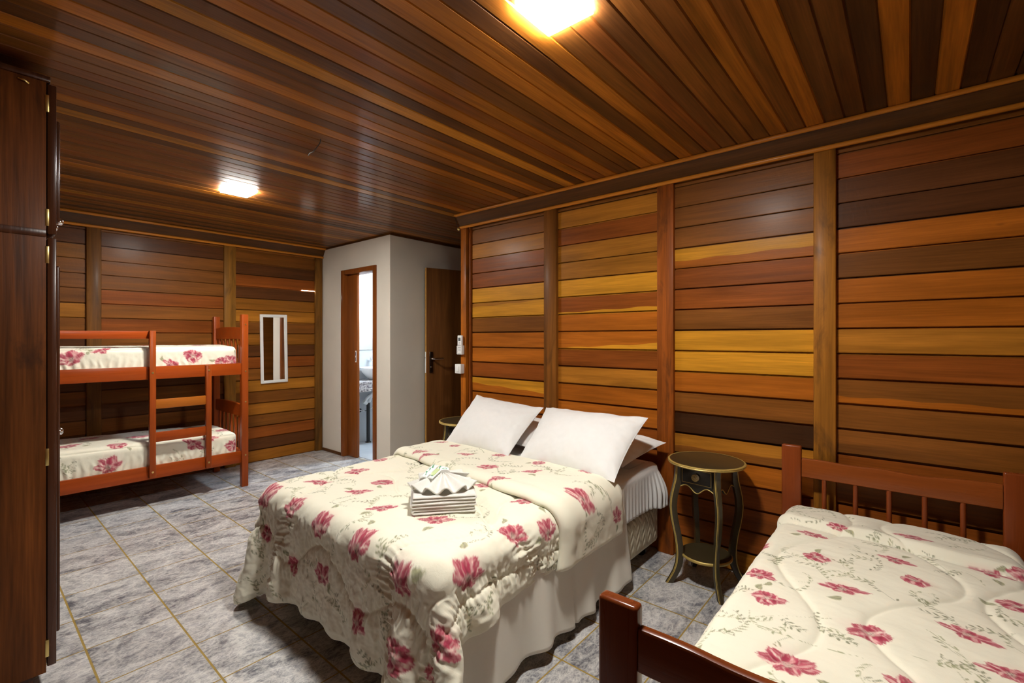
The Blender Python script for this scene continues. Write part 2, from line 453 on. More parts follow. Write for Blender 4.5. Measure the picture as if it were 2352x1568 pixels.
# ------------------------------------------------------------------ the printed fabric
CREAM = np.array((.80, .775, .63))
def paint(uv, flowers, sprigs, leaves=(), base=CREAM):
    """Colour of the printed cloth at cloth points uv (metres): poppies, leaves and sprigs."""
    C = np.tile(base, (len(uv), 1)).astype(float)
    for k, fl in enumerate(sprigs):
        x, y, ang, L, bend = fl[:5]
        near = np.nonzero((np.abs(uv[:, 0] - x) < L * 1.3) & (np.abs(uv[:, 1] - y) < L * 1.3))[0]
        if not len(near): continue
        p = uv[near] - (x, y); ca, sa = math.cos(ang), math.sin(ang)
        s = p[:, 0] * ca + p[:, 1] * sa + L / 2; t = -p[:, 0] * sa + p[:, 1] * ca
        t = t - bend * (s - L / 2) ** 2 / L + bend * L / 8
        ins = (s > -.01) & (s < L + .015)
        stem = np.clip(1.5 - np.abs(t) / .0011, 0, 1) * ins * .6
        per = .019; kk = np.floor(s / per); fs = s - kk * per
        side = np.where((kk % 2) == 0, 1.0, -1.0)
        a = np.zeros(len(near))
        for dk, sd in ((0, 1), (0, -1), (-1, 1), (-1, -1)):
            if dk == 0: f2, kk2 = fs, kk
            else: f2, kk2 = fs + per, kk - 1
            skip = (np.sin(kk2 * 12.9 + k * 3.1 + sd) > .25)
            lx = f2 - .004; ly = t * sd - .0012
            c2, s2 = math.cos(.85), math.sin(.85)
            al = lx * c2 + ly * s2; la = -lx * s2 + ly * c2
            ln = .019 + .006 * np.sin(kk2 * 5.3 + k)
            w = .0030 * np.sin(np.clip(al / ln, 0, 1) * PI) ** .7
            m = np.clip((w - np.abs(la)) / .0012 + .5, 0, 1) * (al > 0) * (al < ln) * (~skip)
            a = np.maximum(a, m * ins)
        a = np.maximum(a * .9, stem)
        col = np.array((.26, .275, .15)) * (1 + .3 * math.sin(k * 2.3))
        C[near] = C[near] * (1 - a[:, None]) + col * a[:, None]
    for k, (x, y, ang, L) in enumerate(leaves):
        near = np.nonzero((np.abs(uv[:, 0] - x) < L * 1.5) & (np.abs(uv[:, 1] - y) < L * 1.5))[0]
        if not len(near): continue
        p = uv[near] - (x, y); ca, sa = math.cos(ang), math.sin(ang)
        s = (p[:, 0] * ca + p[:, 1] * sa) / L + .5; t = (-p[:, 0] * sa + p[:, 1] * ca) / L - .18 * np.sin(np.clip(s, 0, 1) * PI)
        w = .24 * np.sin(np.clip(s, 0, 1) ** .75 * PI)
        a = np.clip((w - np.abs(t)) / .05 + .5, 0, 1) * (s > 0) * (s < 1)
        mid = np.exp(-(t / .03) ** 2) * .5
        col = np.array((.26, .265, .13)) * (1 + .35 * np.sin(s * 9 + t * 20))[:, None]
        C[near] = C[near] * (1 - .85 * a[:, None]) + (col * (1 - mid[:, None]) + .5 * mid[:, None] * CREAM) * .85 * a[:, None]
    deep = np.array((.24, .010, .032)); mid_ = np.array((.46, .046, .098)); pale = np.array((.80, .50, .46))
    for k, fl in enumerate(flowers):
        x, y, ang, R = fl[:4]; kind = fl[4] if len(fl) > 4 else k % 3
        near = np.nonzero((np.abs(uv[:, 0] - x) < R * 1.7) & (np.abs(uv[:, 1] - y) < R * 1.7))[0]
        if not len(near): continue
        r = np.random.RandomState(100 + k * 7 + int(1000 * R))
        p = (uv[near] - (x, y)) / R; ca, sa = math.cos(ang), math.sin(ang)
        X = p[:, 0] * ca + p[:, 1] * sa; Y = -p[:, 0] * sa + p[:, 1] * ca
        X = X + .05 * fbm(p, k + 5, 1.3, 2); Y = Y + .05 * fbm(p, k + 9, 1.3, 2)
        # petals: direction, length, half-width, start
        if kind == 0:    # open flower, petals of unequal size round a dark eye
            pet = [(d + r.randn() * .15, .75 + .30 * r.rand(), .40 + .14 * r.rand(), .10) for d in (0.1, 1.2, 2.2, 3.25, 4.3, 5.3)]; cx, cy = 0, 0; Y = Y * 1.12
        elif kind == 1:  # seen from the side, petals fanned upwards, two hanging
            pet = [(PI / 2 + d + r.randn() * .06, l, w, .0) for d, l, w in ((-1.42, 1.05, .30), (1.40, 1.12, .32), (-.72, 1.02, .36), (.68, 1.08, .36), (-.05, .85, .34))] + [(-PI / 2 - .75, .62, .30, .0), (-PI / 2 + .7, .58, .30, .0)]; cx, cy = 0, -.25
        else:            # three-quarter view: two long wings, small petals between
            pet = [(d + r.randn() * .08, l, w, .05) for d, l, w in ((.12, 1.25, .27), (3.0, 1.2, .28), (.75, .85, .30), (2.4, .88, .32), (1.6, .60, .34), (4.1, .62, .32), (5.2, .66, .34))]; cx, cy = 0, 0; Y = Y * 1.12
        col = C[near].copy()
        ph = r.rand(40) * 6.28
        rad = np.hypot(X - cx, Y - cy); th = np.arctan2(Y - cy, X - cx)
        bl = np.clip(1 - np.hypot(X + .35 * math.cos(ph[0]), (Y - .2) * 1.1) / 1.15, 0, 1) ** 1.1 * .38
        col = col * (1 - bl[:, None]) + pale * bl[:, None]
        for i, (d, l, w, st0) in enumerate(pet):
            s = ((X - cx) * math.cos(d) + (Y - cy) * math.sin(d)) / l; t = -(X - cx) * math.sin(d) + (Y - cy) * math.cos(d)
            t = t + .10 * math.sin(ph[i]) * s * s
            fr = .05 * np.sin(t * 21 + ph[i]) + .04 * np.sin(t * 43 + ph[i + 7])
            sc = np.clip(s + fr, 0, 1)
            ww = w * np.clip(np.sin(np.clip(sc * .93 + .04, 0, 1) ** .95 * PI), 0, None) ** .55
            lat = t / np.maximum(ww, .04)
            a = np.clip((ww - np.abs(t)) / .045, 0, 1) * (s > st0) * np.clip((1 + fr - s) / .06, 0, 1)
            stroke = np.sin(lat * (3.2 + 1.5 * r.rand()) * (1.2 - .3 * s) + ph[i + 3] + 1.2 * np.sin(s * 3 + ph[i + 9]))
            fine = np.sin(lat * 11 + 3 * np.sin(s * 4 + ph[i + 11]) + ph[i + 13])
            sh = np.clip(.30 + .55 * s + .30 * stroke + .14 * fine, 0, 1)
            pc = deep + (mid_ - deep) * np.clip(sh * 1.5, 0, 1)[:, None]
            white = np.clip((stroke - .42 + .25 * fine) * 1.9, 0, 1) * np.clip(1.25 - 2.0 * np.abs(s - .48), 0, 1) * (.95 if i % 2 else .55)
            white = np.maximum(white, np.clip((np.abs(lat) - .80) * 5, 0, 1) * .8)
            white = np.maximum(white, np.clip((.30 - s) * 3, 0, .55))
            pc = pc + (np.array((.86, .66, .58)) - pc) * white[:, None]
            a = a * np.clip(1.05 - .25 * np.clip(fine, 0, 1) * (s > .6), 0, 1) * .95
            col = col * (1 - a[:, None]) + pc * a[:, None]
        ce = np.clip((.22 - rad * (1 + .35 * np.sin(th * 7 + ph[1]))) / .10, 0, 1) * (.55 + .45 * np.sin(th * 17 + rad * 40)) * .85
        cc = np.where((np.sin(th * 19 + rad * 65) > .1)[:, None], np.array((.13, .07, .065)), np.array((.45, .40, .30)))
        col = col * (1 - ce[:, None]) + cc * ce[:, None]
        C[near] = col
    return np.clip(C, 0, 1)

def scatter_sprigs(seed, u0, u1, v0, v1, flowers, n, gap=.085):
    r = np.random.RandomState(seed); heads = []; out = []
    tries = 0
    while len(heads) < n and tries < 5000:
        tries += 1
        x, y = u0 + (u1 - u0) * r.rand(), v0 + (v1 - v0) * r.rand()
        if all(math.hypot(x - f[0], y - f[1]) > gap for f in flowers) and all(math.hypot(x - s[0], y - s[1]) > gap * 1.05 for s in heads):
            a = r.rand() * 6.28; L = .10 + .07 * r.rand(); heads.append((x, y))
            out.append((x, y, a, L, 1.3 * r.randn()))
            for k in range(r.randint(1, 4)):      # side twigs
                q = (r.rand() - .4) * L * .8; da = (.7 + .4 * r.rand()) * (1 if r.rand() > .5 else -1); l2 = .035 + .035 * r.rand()
                out.append((x + math.cos(a) * q + math.cos(a + da) * l2 * .55, y + math.sin(a) * q + math.sin(a + da) * l2 * .55, a + da, l2, .6 * r.randn()))
    return out
def scatter_leaves(seed, flowers, p=.75):
    r = np.random.RandomState(seed); out = []
    for f in flowers:
        if r.rand() < p:
            a = r.rand() * 6.28; out.append((f[0] + math.cos(a) * f[3] * 1.3, f[1] + math.sin(a) * f[3] * 1.3, a + r.randn() * .5, .040 + .015 * r.rand()))
    return out
# ------------------------------------------------------------------ comforter of the double bed: a cloth settled on the mattress
BED = dict(x0=1.03, x1=2.88, y0=1.20, y1=2.60, zt=.58)
Q_CRE, Q_FOOT, Q_NEAR, Q_FAR = 2.28, .355, .190, .235

def settle(h=.0225, steps=330):
    X0, X1, Y0, Y1, ZT = BED['x0'], BED['x1'] + .3, BED['y0'], BED['y1'], BED['zt']
    nu = int(round((Q_CRE - X0 + Q_FOOT) / h)) + 1; nv = int(round((Y1 - Y0 + Q_NEAR + Q_FAR) / h)) + 1
    u = np.linspace(Q_CRE, X0 - Q_FOOT, nu); v = np.linspace(Y0 - Q_NEAR, Y1 + Q_FAR, nv)
    hu, hv = abs(u[1] - u[0]), v[1] - v[0]; hd = math.hypot(hu, hv)
    U, V = np.meshgrid(u, v, indexing='ij')
    P = np.stack([U, V, np.full_like(U, ZT + .012)], -1)
    P[..., 2] += .02 * (1 + fbm(np.stack([U, V], -1), 11, 1.6, 2))
    P0 = P.copy()
    Q = P.copy(); R, TK = .06, .010
    c = np.array([(X0 + X1) / 2, (Y0 + Y1) / 2, (ZT - 1) / 2]); e = np.array([(X1 - X0) / 2 - R, (Y1 - Y0) / 2 - R, (ZT + 1) / 2 - R])
    sl = np.s_
    pairs = []
    for st in (0, 1):
        n = (nu - st) // 2 * 2; pairs.append((sl[st:st + n:2, :], sl[st + 1:st + n:2, :], hu, 1, 1))
        n = (nv - st) // 2 * 2; pairs.append((sl[:, st:st + n:2], sl[:, st + 1:st + n:2], hv, 1, 1))
    for su in (0, 1):
        n = (nu - su) // 2 * 2; a0, b0 = sl[su:su + n:2], sl[su + 1:su + n:2]
        pairs.append(((a0, sl[:-1]), (b0, sl[1:]), hd, .5, .5)); pairs.append(((a0, sl[1:]), (b0, sl[:-1]), hd, .5, .5))
    for k, kk in ((2, .16), (4, .07)):
        for g in range(2 * k):
            ia = np.arange(g, nu - k, 2 * k); pairs.append(((ia,), (ia + k,), hu * k, kk * .2, kk))
            ja = np.arange(g, nv - k, 2 * k); pairs.append(((sl[:], ja), (sl[:], ja + k), hv * k, kk * .2, kk))
    dt = 1 / 60.
    for f in range(steps):
        vel = (P - Q) * (.985 if f < steps - 110 else .88)
        Q = P.copy(); P = P + vel; P[..., 2] -= 9.8 * dt * dt * .5
        for it in range(12):
            for a, b, L, k, kc in pairs:
                d = P[b] - P[a]; l = np.linalg.norm(d, axis=-1, keepdims=True) + 1e-12
                cr = .5 * np.where(l > L, k, kc) * (l - L) * d / l
                P[a] += cr; P[b] -= cr
        d = P - c; q = np.abs(d) - e; m = np.maximum(q, 0); L = np.linalg.norm(m, axis=-1)
        pen = TK + R - np.where(q.max(-1) < 0, q.max(-1), L); hit = pen > 0
        n = np.where(L[..., None] > 1e-9, m / np.maximum(L[..., None], 1e-9), np.eye(3)[q.argmax(-1)]) * np.sign(d + 1e-12)
        P[hit] += (n * pen[..., None])[hit]
        dp = P - Q; tng = dp - (dp * n).sum(-1, keepdims=True) * n
        P[hit] -= (tng * np.where(n[..., 2:3] > .7, .8, .4))[hit]
        low = P[..., 2] < .014; P[low, 2] = .014; P[low, :2] -= .6 * (P - Q)[low, :2]
        P[0, :, 0] = P0[0, :, 0]
    return P, u, v

def seam_field(a, b):
    """Distance to the nearest quilting seam of the cloth and the running length along it."""
    aw = Q_CRE - BED['x0']; bn = BED['y0']
    d = np.full(a.shape, 9.0); t = np.zeros(a.shape)
    def put(dd, tt):
        nonlocal d, t
        m = np.abs(dd) < np.abs(d); d = np.where(m, dd, d); t = np.where(m, tt, t)
    put(b - (bn - .075 - .03 * np.sin(a * 3.2)), a)                                     # along the near side
    put((a - (aw + .10 + .075 * np.cos(2 * PI * (b - 1.62) / .60))) * .8, b)            # scallops over the foot
    put((b - (bn + .19 + .075 * np.cos(2 * PI * (a - .55) / .66))) * .8, a)             # scallops along the near edge
    put((a - (aw - .50 + .07 * np.cos(2 * PI * (b - 1.3) / .6))) * .8, b)
    put((b - (2.30 + .07 * np.cos(2 * PI * (a - .2) / .66))) * .8, a)
    return d, t

def comforter_grid():
    P, u, v = settle()
    k = 5
    P = up2(P, k)
    nu, nv = P.shape[:2]
    a = np.linspace(0, Q_CRE - (BED['x0'] - Q_FOOT), nu); b = np.linspace(v[0], v[-1], nv)
    A, B = np.meshgrid(a, b, indexing='ij')
    n = -grid_normals(P)
    uv = np.stack([A, B], -1)
    steep = np.clip(1 - n[..., 2], 0, 1)
    d, t = seam_field(A, B)
    ad = np.abs(d)
    puff = .010 * (1 - np.exp(-(ad / .035) ** 1.3)) - .006 * np.exp(-(ad / .0065) ** 2)
    gather = (.0042 * np.exp(-(ad / .05) ** 2) * np.sin(2 * PI * t / .021 + 4 * fbm(uv, 31, 5, 2)) + .0035 * np.exp(-(ad / .08) ** 2) * np.sin(2 * PI * t / .052 + 3 * fbm(uv, 32, 4, 2))) * (.2 + .8 * steep)
    wr = fbm(np.stack([A * .7, B], -1), 21, 5, 3) * (.0026 + .0065 * steep)
    fx_, ny_ = np.clip(-n[..., 0], 0, 1), np.clip(np.abs(n[..., 1]), 0, 1)
    wr += .0085 * fx_ * fbm(np.stack([A * .45, B * 1.5], -1), 22, 6, 2) + .0085 * ny_ * fbm(np.stack([A * 1.5, B * .5], -1), 23, 6, 2)
    wr += .0035 * steep * fbm(np.stack([A + .6 * B, B - .6 * A], -1), 24, 17, 2)
    hem = np.minimum(np.minimum(B - b[0], b[-1] - B), a[-1] - A)
    O = P + n * ((.006 + puff + gather + wr) * np.clip(.35 + hem / .05, 0, 1))[..., None]
    V1, F1, N = shell(O, .013, flip=True)
    uv1 = np.concatenate([uv.reshape(-1, 2)] * 2)
    # the turned-back strip at the head lies on the cloth it is part of
    w = np.interp(b, [1.0, 1.28, 1.58, 2.57, 3.0], [.56, .54, .50, .385, .35]) + .006 * np.sin(b * 21)
    T = np.linspace(0, 1, 110) ** 1.0
    D = T[:, None] * w[None, :]
    fi = D / (a[1] - a[0]); i0 = np.clip(fi.astype(int), 0, nu - 2); fr = (fi - i0)[..., None]
    j = np.arange(nv)[None, :] + 0 * i0
    base = P[i0, j] * (1 - fr) + P[i0 + 1, j] * fr; nb = n[i0, j]
    e = w[None, :] - D
    rise = .042 * np.sqrt(np.clip(1 - (1 - np.clip(D / .05, 0, 1)) ** 2, 0, 1))
    drop = .30 + .70 * np.sqrt(np.clip(1 - (1 - np.clip(e / .035, 0, 1)) ** 2, 0, 1))
    side = np.sqrt(np.clip(1 - (1 - np.clip((b - b[0]) / .02, .0, 1)) ** 2, 0, 1))[None, :]
    off = rise * drop * (.45 + .55 * side)
    uvf = np.stack([-D, np.broadcast_to(b[None, :], D.shape)], -1)
    off = off + .0035 * fbm(uvf, 41, 4.5, 3) * np.clip(e / .05, 0, 1) + .006 * np.exp(-((e - .05) / .03) ** 2)
    Fp = base + nb * (.004 + off)[..., None]
    Fp[0] = O[0]
    V2, F2, N2 = shell(Fp, .007, flip=False)
    uv2 = np.concatenate([uvf.reshape(-1, 2)] * 2)
    return np.concatenate([V1, V2]), np.concatenate([F1, F2 + len(V1)]), np.concatenate([uv1, uv2])
# ------------------------------------------------------------------ the room
def structure(mb, name, mats, smooth=30, parent=None):
    o = mb.build(name, mats, parent, smooth)
    if parent is None: o['kind'] = 'structure'
    return o

# floor
mb = MB(); mb.box(XL - .2, 4.8, YN - .2, YB + .2, -.10, 0)
structure(mb, 'floor', M['floor'])

# ceiling: tongue-and-groove boards running from the left wall to the right wall
mb = MB()
LC = dict(D=(.155, .056, .014), K=(.085, .034, .011), B=(.25, .088, .016), R=(.25, .076, .015), O=(.46, .155, .016), T=(.50, .20, .020))
CB = 'K D K O K O K D D O B O B B D R B O D O O B D O R O D T D B O B D O B B R D B R O D T D B R B R B B R D B O B D K O B B D B T R D B D B K B D D B B B'.split()
bw = .0825; y = YN - .0125; i = 0
rc = random.Random(5)
while y < YB + .1:
    c = CB[i % len(CB)]; f = .9 + .22 * rc.random(); tint = tuple(min(1, x * f * .92) for x in LC[c])
    y0, y1 = y, min(y + bw, YB + .12); g = .005
    # cross-section with a V groove on both edges
    prof = [(y0, H + .03), (y0, H + .007), (y0 + g, H), (y1 - g, H), (y1, H + .007), (y1, H + .03)]
    n = len(prof)
    mb.add([(XL - .05, a, b) for a, b in prof] + [(4.7, a, b) for a, b in prof],
           [(k, k + 1, n + k + 1, n + k) for k in range(n - 1)], tint=tint, seed=i * 1.37)
    y += bw; i += 1
mb.box(XL - .1, 4.75, YN - .1, YB + .2, H + .031, H + .10, tint=LIN['D'])
structure(mb, 'ceiling', M['ceil'])

ROW = .128
def shiplap(mb, to3, a0, a1, rows, zmax=2.40, seed0=0.0):
    """Boards of one bay: to3(a, depth, z); rows: colour code or (code, code2, za, zb) for a two-tone board, from the top."""
    nr = int(zmax / ROW) + 1
    for k in range(nr):
        z0, z1 = k * ROW, min((k + 1) * ROW, zmax)
        if z1 - z0 < .01: continue
        c = rows[nr - 1 - k] if nr - 1 - k < len(rows) else rows[-1]
        two = None
        if isinstance(c, tuple): two = c; c = c[0]
        j = .92 + .16 * random.random()
        t1 = tuple(x * j for x in LIN[c]); sd = seed0 + k * 1.91
        lap, ch = .0085, .004
        if two is None:
            prof = [(.0, z1), (.0, z0 + lap + ch), (.003, z0 + lap + .001), (.014, z0 + lap), (.014, z0)]
            n = len(prof)
            mb.add([to3(a0, d, z) for d, z in prof] + [to3(a1, d, z) for d, z in prof],
                   [(q, q + 1, n + q + 1, n + q) for q in range(n - 1)], tint=t1, seed=sd)
        else:
            t2 = tuple(x * j for x in LIN[two[1]])
            za, zb = z0 + (z1 - z0) * two[2], z0 + (z1 - z0) * two[3]
            zl = z0 + lap + ch
            N = 14
            A = [a0 + (a1 - a0) * i / N for i in range(N + 1)]
            Zm = [max(zl + .001, min(z1 - .001, za + (zb - za) * i / N + .004 * math.sin(i * 1.3 + k))) for i in range(N + 1)]
            vs = []
            for i in range(N + 1):
                vs += [to3(A[i], 0, z1), to3(A[i], 0, Zm[i]), to3(A[i], 0, zl), to3(A[i], .003, z0 + lap + .001), to3(A[i], .014, z0 + lap), to3(A[i], .014, z0)]
            up = []; lo = []
            for i in range(N):
                b = i * 6
                up.append((b, b + 1, b + 7, b + 6)); lo += [(b + q, b + q + 1, b + q + 7, b + q + 6) for q in range(1, 5)]
            n0 = len(mb.v)
            mb.add(vs, [], tint=t1)
            for f in up: mb.f.append(tuple(x + n0 for x in f)); mb.t.append(t1); mb.s.append(sd); mb.m.append(0)
            for f in lo: mb.f.append(tuple(x + n0 for x in f)); mb.t.append(t2); mb.s.append(sd); mb.m.append(0)

def sh(rows): return [('B')] + rows

# right wall, four bays between the posts (codes from the top board down; the top one lies behind the crown)
mb = MB(); R3 = lambda a, d, z: (XR + d, a, z)
bays = [
    (2.94, 2.09, sh(['B', 'T', 'R', 'R', 'Y', ('T', 'Y', .75, 1.0), 'B', 'O', 'O', 'R', ('Y', 'O', .62, .30), 'O', 'R', 'B', 'R', 'O', 'B', 'O'])),
    (2.09, 1.19, sh(['T', 'D' if 0 else 'R', 'T', 'T', 'Y', ('R', 'Y', .12, .30), 'O', ('O', 'Y', .05, .42), 'R', ('T', 'T', .6, .7), 'O', 'O', 'R', 'R', 'O', 'B', 'R', 'O'])),
    (1.19, .34, sh(['B', 'B', 'B', ('Y', 'O', .42, .50), 'R', 'R', 'B', 'Y', 'Y', 'O', 'B', 'K', ('T', 'B', .40, .50), 'O', 'R', 'R', 'R', 'T'])),
    (.34, -.42, sh(['R', 'D', 'D', 'O', 'B', 'O', 'O', 'T', 'R', ('B', 'O', .35, .30), 'B', 'B', 'R', 'B', 'R', 'B', 'R', 'B'])),
]
for bi, (a0, a1, rows) in enumerate(bays): shiplap(mb, R3, a0, a1, ['B'] * 0 + rows, seed0=bi * 41.3)
mb.box(XR + .015, XR + .06, -.5, 3.06, 0, H + .02, tint=LIN['D'])
structure(mb, 'wall_right', M['wall_y'])

# back wall
random.seed(21)
mb = MB(); B3 = lambda a, d, z: (a, YB + d, z)
bb = [
    (-.42, .78, 'D D U B B B T B D B D D B D B D B D B'.split()),
    (.78, 1.865, 'B D B B B R B R B B B D B D B D B D B'.split()),
    (1.865, 2.89, 'B B D R D U T B U D R B T B U B R D U'.split()),
]
for bi, (a0, a1, rows) in enumerate(bb): shiplap(mb, B3, a0, a1, rows, seed0=200 + bi * 31.7)
mb.box(-.5, 2.89, YB + .015, YB + .06, 0, H + .02, tint=LIN['D'])
structure(mb, 'wall_back', M['wall_x'])
# a chink between two boards through which light shows
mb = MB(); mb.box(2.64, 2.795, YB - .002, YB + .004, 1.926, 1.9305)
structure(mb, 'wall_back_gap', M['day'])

# left wall and the wall behind the photographer
mb = MB()
for (a0, a1) in ((-.42, 1.3), (1.3, 2.9), (2.9, 4.3), (4.3, 5.52)):
    shiplap(mb, lambda a, d, z: (XL - d, a, z), a0, a1, [random.choice('DDBDKD') for _ in range(19)], seed0=300 + a0 * 17)
mb.box(XL - .06, XL - .015, -.5, 5.56, 0, H + .02, tint=LIN['D'])
structure(mb, 'wall_left', M['wall_y'])
mb = MB()
for (a0, a1) in ((-.42, .8), (.8, 1.9), (1.9, 2.95)):
    shiplap(mb, lambda a, d, z: (a, YN - d, z), a0, a1, [random.choice('DDBDKD') for _ in range(19)], seed0=400 + a0 * 17)
mb.box(-.5, 3.0, YN - .06, YN - .015, 0, H + .02, tint=LIN['D'])
structure(mb, 'wall_near', M['wall_x'])

# posts
tn = 0
def trim(mb, mats, smooth=30):
    global tn
    tn += 1
    return structure(mb, 'trim_%d' % tn, mats, smooth)
for (y0, y1, tint, sd) in ((2.99, 3.06, LIN['O'], 3.1), (2.026, 2.143, (.24, .085, .012), 9.2), (1.135, 1.243, (.31, .078, .009), 5.3), (.291, .39, (.33, .125, .014), 21.4)):
    mb = MB(); mb.box(XR - .028, XR + .02, y0, y1, 0, H, bev=.007, tint=tint, seed=sd); trim(mb, M['post'])
mb = MB(); mb.box(XR - .020, XR + .02, 2.944, 2.962, 0, H - .05, bev=.005, tint=LIN['R'], seed=4.4); trim(mb, M['post'])
for (x0, x1, tint, sd) in ((-.38, -.28, LIN['B'], 1.1), (.73, .831, (.17, .068, .014), 2.7), (1.808, 1.921, (.27, .115, .016), 8.6), (2.797, 2.885, (.20, .085, .014), 6.6)):
    mb = MB(); mb.box(x0, x1, YB - .028, YB + .02, 0, H, bev=.007, tint=tint, seed=sd); trim(mb, M['post'])

# crowns: a leaning board with a bead along its top and its bottom
def crown(P, a0, a1, mat_b, mat_d):
    global tn
    mb = MB()
    prof = [(0, H), (.098, H), (.098, H - .006), (.088, H - .008), (.034, 2.352), (.028, 2.335), (0, 2.335)]
    n = len(prof)
    mb.add([P(a0, d, z) for d, z in prof] + [P(a1, d, z) for d, z in prof], [(k, k + 1, n + k + 1, n + k) for k in range(n - 1)] + [tuple(range(n))[::-1], tuple(range(n, 2 * n))])
    o = trim(mb, mat_b)
    for d, z, r in ((.097, H - .012, .0125), (.034, 2.344, .0125)):
        m2 = MB(); m2.tube([P(a0, d, z), P(a1, d, z)], r, 10)
        b = m2.build('bead', mat_d, o, 60)
crown(lambda a, d, z: (XR - d, a, z), YN, 3.06, M['crown_y'], M['bead_y'])
crown(lambda a, d, z: (a, YB - d, z), XL, 2.89, M['crown_x'], M['bead_x'])

# white block with the bathroom inside
DY0, DY1, DZ = 4.385, 4.995, 2.105        # bathroom doorway
mb = MB()
mb.box(BX, BX + .11, BY, DY0, 0, H); mb.box(BX, BX + .11, DY1, YB + .02, 0, H); mb.box(BX, BX + .11, DY0, DY1, DZ, H)
mb.box(BX + .11, HX + .5, BY, BY + .10, 0, H)
structure(mb, 'wall_bathroom', M['plaster'])
mb = MB()
mb.box(BX - .006, BX, BY, YB, H - .018, H); mb.box(BX, HX, BY - .008, BY, H - .022, H)
trim(mb, M['crown_y'])
mb = MB(); mb.box(BX - .012, BX, DY1 + .05, YB - .03, 0, .035, bev=.003); mb.box(BX - .012, BX, BY, DY0 - .05, 0, .035, bev=.003)
o = structure(mb, 'baseboard_bathroom', M['crown_y'])
# bathroom interior
mb = MB(); mb.box(BX + .11, 4.7, YB, YB + .06, 0, H); structure(mb, 'wall_bathroom_back', M['bath_tile'])
mb = MB(); mb.box(4.6, 4.66, BY + .1, YB, 0, H); structure(mb, 'wall_bathroom_far', M['bath_tile'])
mb = MB(); mb.box(BX + .11, 4.6, BY + .1, YB, H - .04, H - .01); structure(mb, 'ceiling_bathroom', M['paint_w'])
mb = MB(); mb.box(BX + .10, 4.6, BY + .1, YB, 0, .004); structure(mb, 'floor_bathroom', M['bath_tile'])
# entrance passage
mb = MB(); mb.box(XR + .0, HX, 3.0, 3.06, 0, H, tint=LIN['B']); mb.box(HX, HX + .06, 3.0, BY - .002, 0, H, tint=LIN['D'])
structure(mb, 'wall_passage', M['wall_x'])

# bathroom doorway: frame and sliding leaf
d1 = bpy.data.objects.new('door_1', None); COL.objects.link(d1); d1.location = (BX, DY0, 0); d1['kind'] = 'structure'
mb = MB()
for y0, y1 in ((DY0 - .045, DY0 + .012), (DY1 - .012, DY1 + .045)):
    mb.box(BX - .016, BX + .125, y0, y1, 0, DZ + .04, bev=.006)
mb.box(BX - .016, BX + .125, DY0 + .012, DY1 - .012, DZ - .012, DZ + .04, bev=.006)
mb.build('door_frame', M['door_r'], d1, 30)
mb = MB(); mb.box(BX + .035, BX + .07, 4.783, DY1 - .012, .008, DZ - .012, bev=.003)
leaf = mb.build('door_leaf', M['door_r'], d1, 30)
mb = MB()
mb.box(BX + .031, BX + .036, 4.788, 4.812, 1.09, 1.22, bev=.002)
hp = mb.build('flush_pull', M['plastic_w'], leaf, 30)
mb = MB(); mb.box(BX + .0295, BX + .032, 4.795, 4.805, 1.105, 1.145); mb.box(BX + .0295, BX + .032, 4.795, 4.805, 1.165, 1.205)
mb.build('pull_recess', M['dark_metal'], leaf, 30)

# entrance door standing open
d2 = bpy.data.objects.new('door_2', None); COL.objects.link(d2); d2.location = (3.30, 4.05, 0); d2['kind'] = 'structure'
ang = math.radians(-16.0)
DM = Matrix.Translation((3.305, 4.045, 0)) @ Matrix.Rotation(ang, 4, 'Z')
mb = MB(); mb.box(.003, .77, -.035, 0, .008, 2.13, bev=.002, M=DM)
leaf2 = mb.build('door_leaf', M['door_d'], d2, 30)
mb = MB(); mb.box(0, .006, -.0345, -.0005, .008, 2.129, M=DM); mb.build('leaf_edge', M['door_e'], leaf2, 30)
mb = MB(); mb.box(-.003, .001, -.029, -.007, .985, 1.215, M=DM); mb.build('lock_plate', M['plastic_w'], leaf2, 30)
mb = MB(); mb.tube([DM @ Vector((-.012, -.018, 1.15)), DM @ Vector((0, -.018, 1.15))], .006, 8); mb.build('latch', M['chrome'], leaf2, 40)
mb = MB(); mb.box(.035, .075, -.043, -.035, .985, 1.215, bev=.003, M=DM); pl = mb.build('handle_plate', M['dark_metal'], leaf2, 30)
mb = MB(); mb.tube([DM @ Vector(p) for p in ((.055, -.042, 1.14), (.055, -.085, 1.14), (.062, -.095, 1.14), (.09, -.097, 1.14), (.175, -.097, 1.142))], [.010, .010, .010, .009, .008], 12)
mb.build('lever', M['chrome'], leaf2, 60)
mb = MB(); mb.lathe([(0, .006), (.008, .006), (.010, 0)], (0, 0, 0), 16)
for i, v in enumerate(mb.v): mb.v[i] = tuple(DM @ Vector((.055 + v[0], -.043 - v[2], 1.05 + v[1])))
mb.build('keyhole', M['chrome'], leaf2, 60)

# ------------------------------------------------------------------ ceiling lamps
def lamp(name, x, y, s, label, mat, z=H, grp=None, hgt=.013):
    t = thing(name, label, 'ceiling light', (x, y, z), grp)
    mb = MB(); mb.box(x - s / 2 + .006, x + s / 2 - .006, y - s / 2 + .006, y + s / 2 - .006, z - .006, z); mb.build('frame', M['paint_w'], t, 30)
    mb = MB(); mb.box(x - s / 2, x + s / 2, y - s / 2, y + s / 2, z - hgt, z - .0055, bev=.002); mb.build('diffuser', mat, t, 30)
    return t
lamp('ceiling_light', 1.272, .893, .182, 'bright square ceiling light over the double bed, larger of the two in view', M['lamp'])
lamp('ceiling_light', 1.345, 3.785, .185, 'bright square ceiling light near the bunk bed, farther of the two', M['lamp'])
lamp('ceiling_light', 4.0, 4.42, .28, 'square ceiling light of the bathroom above the wash basin', M['lamp_b'], H - .04)

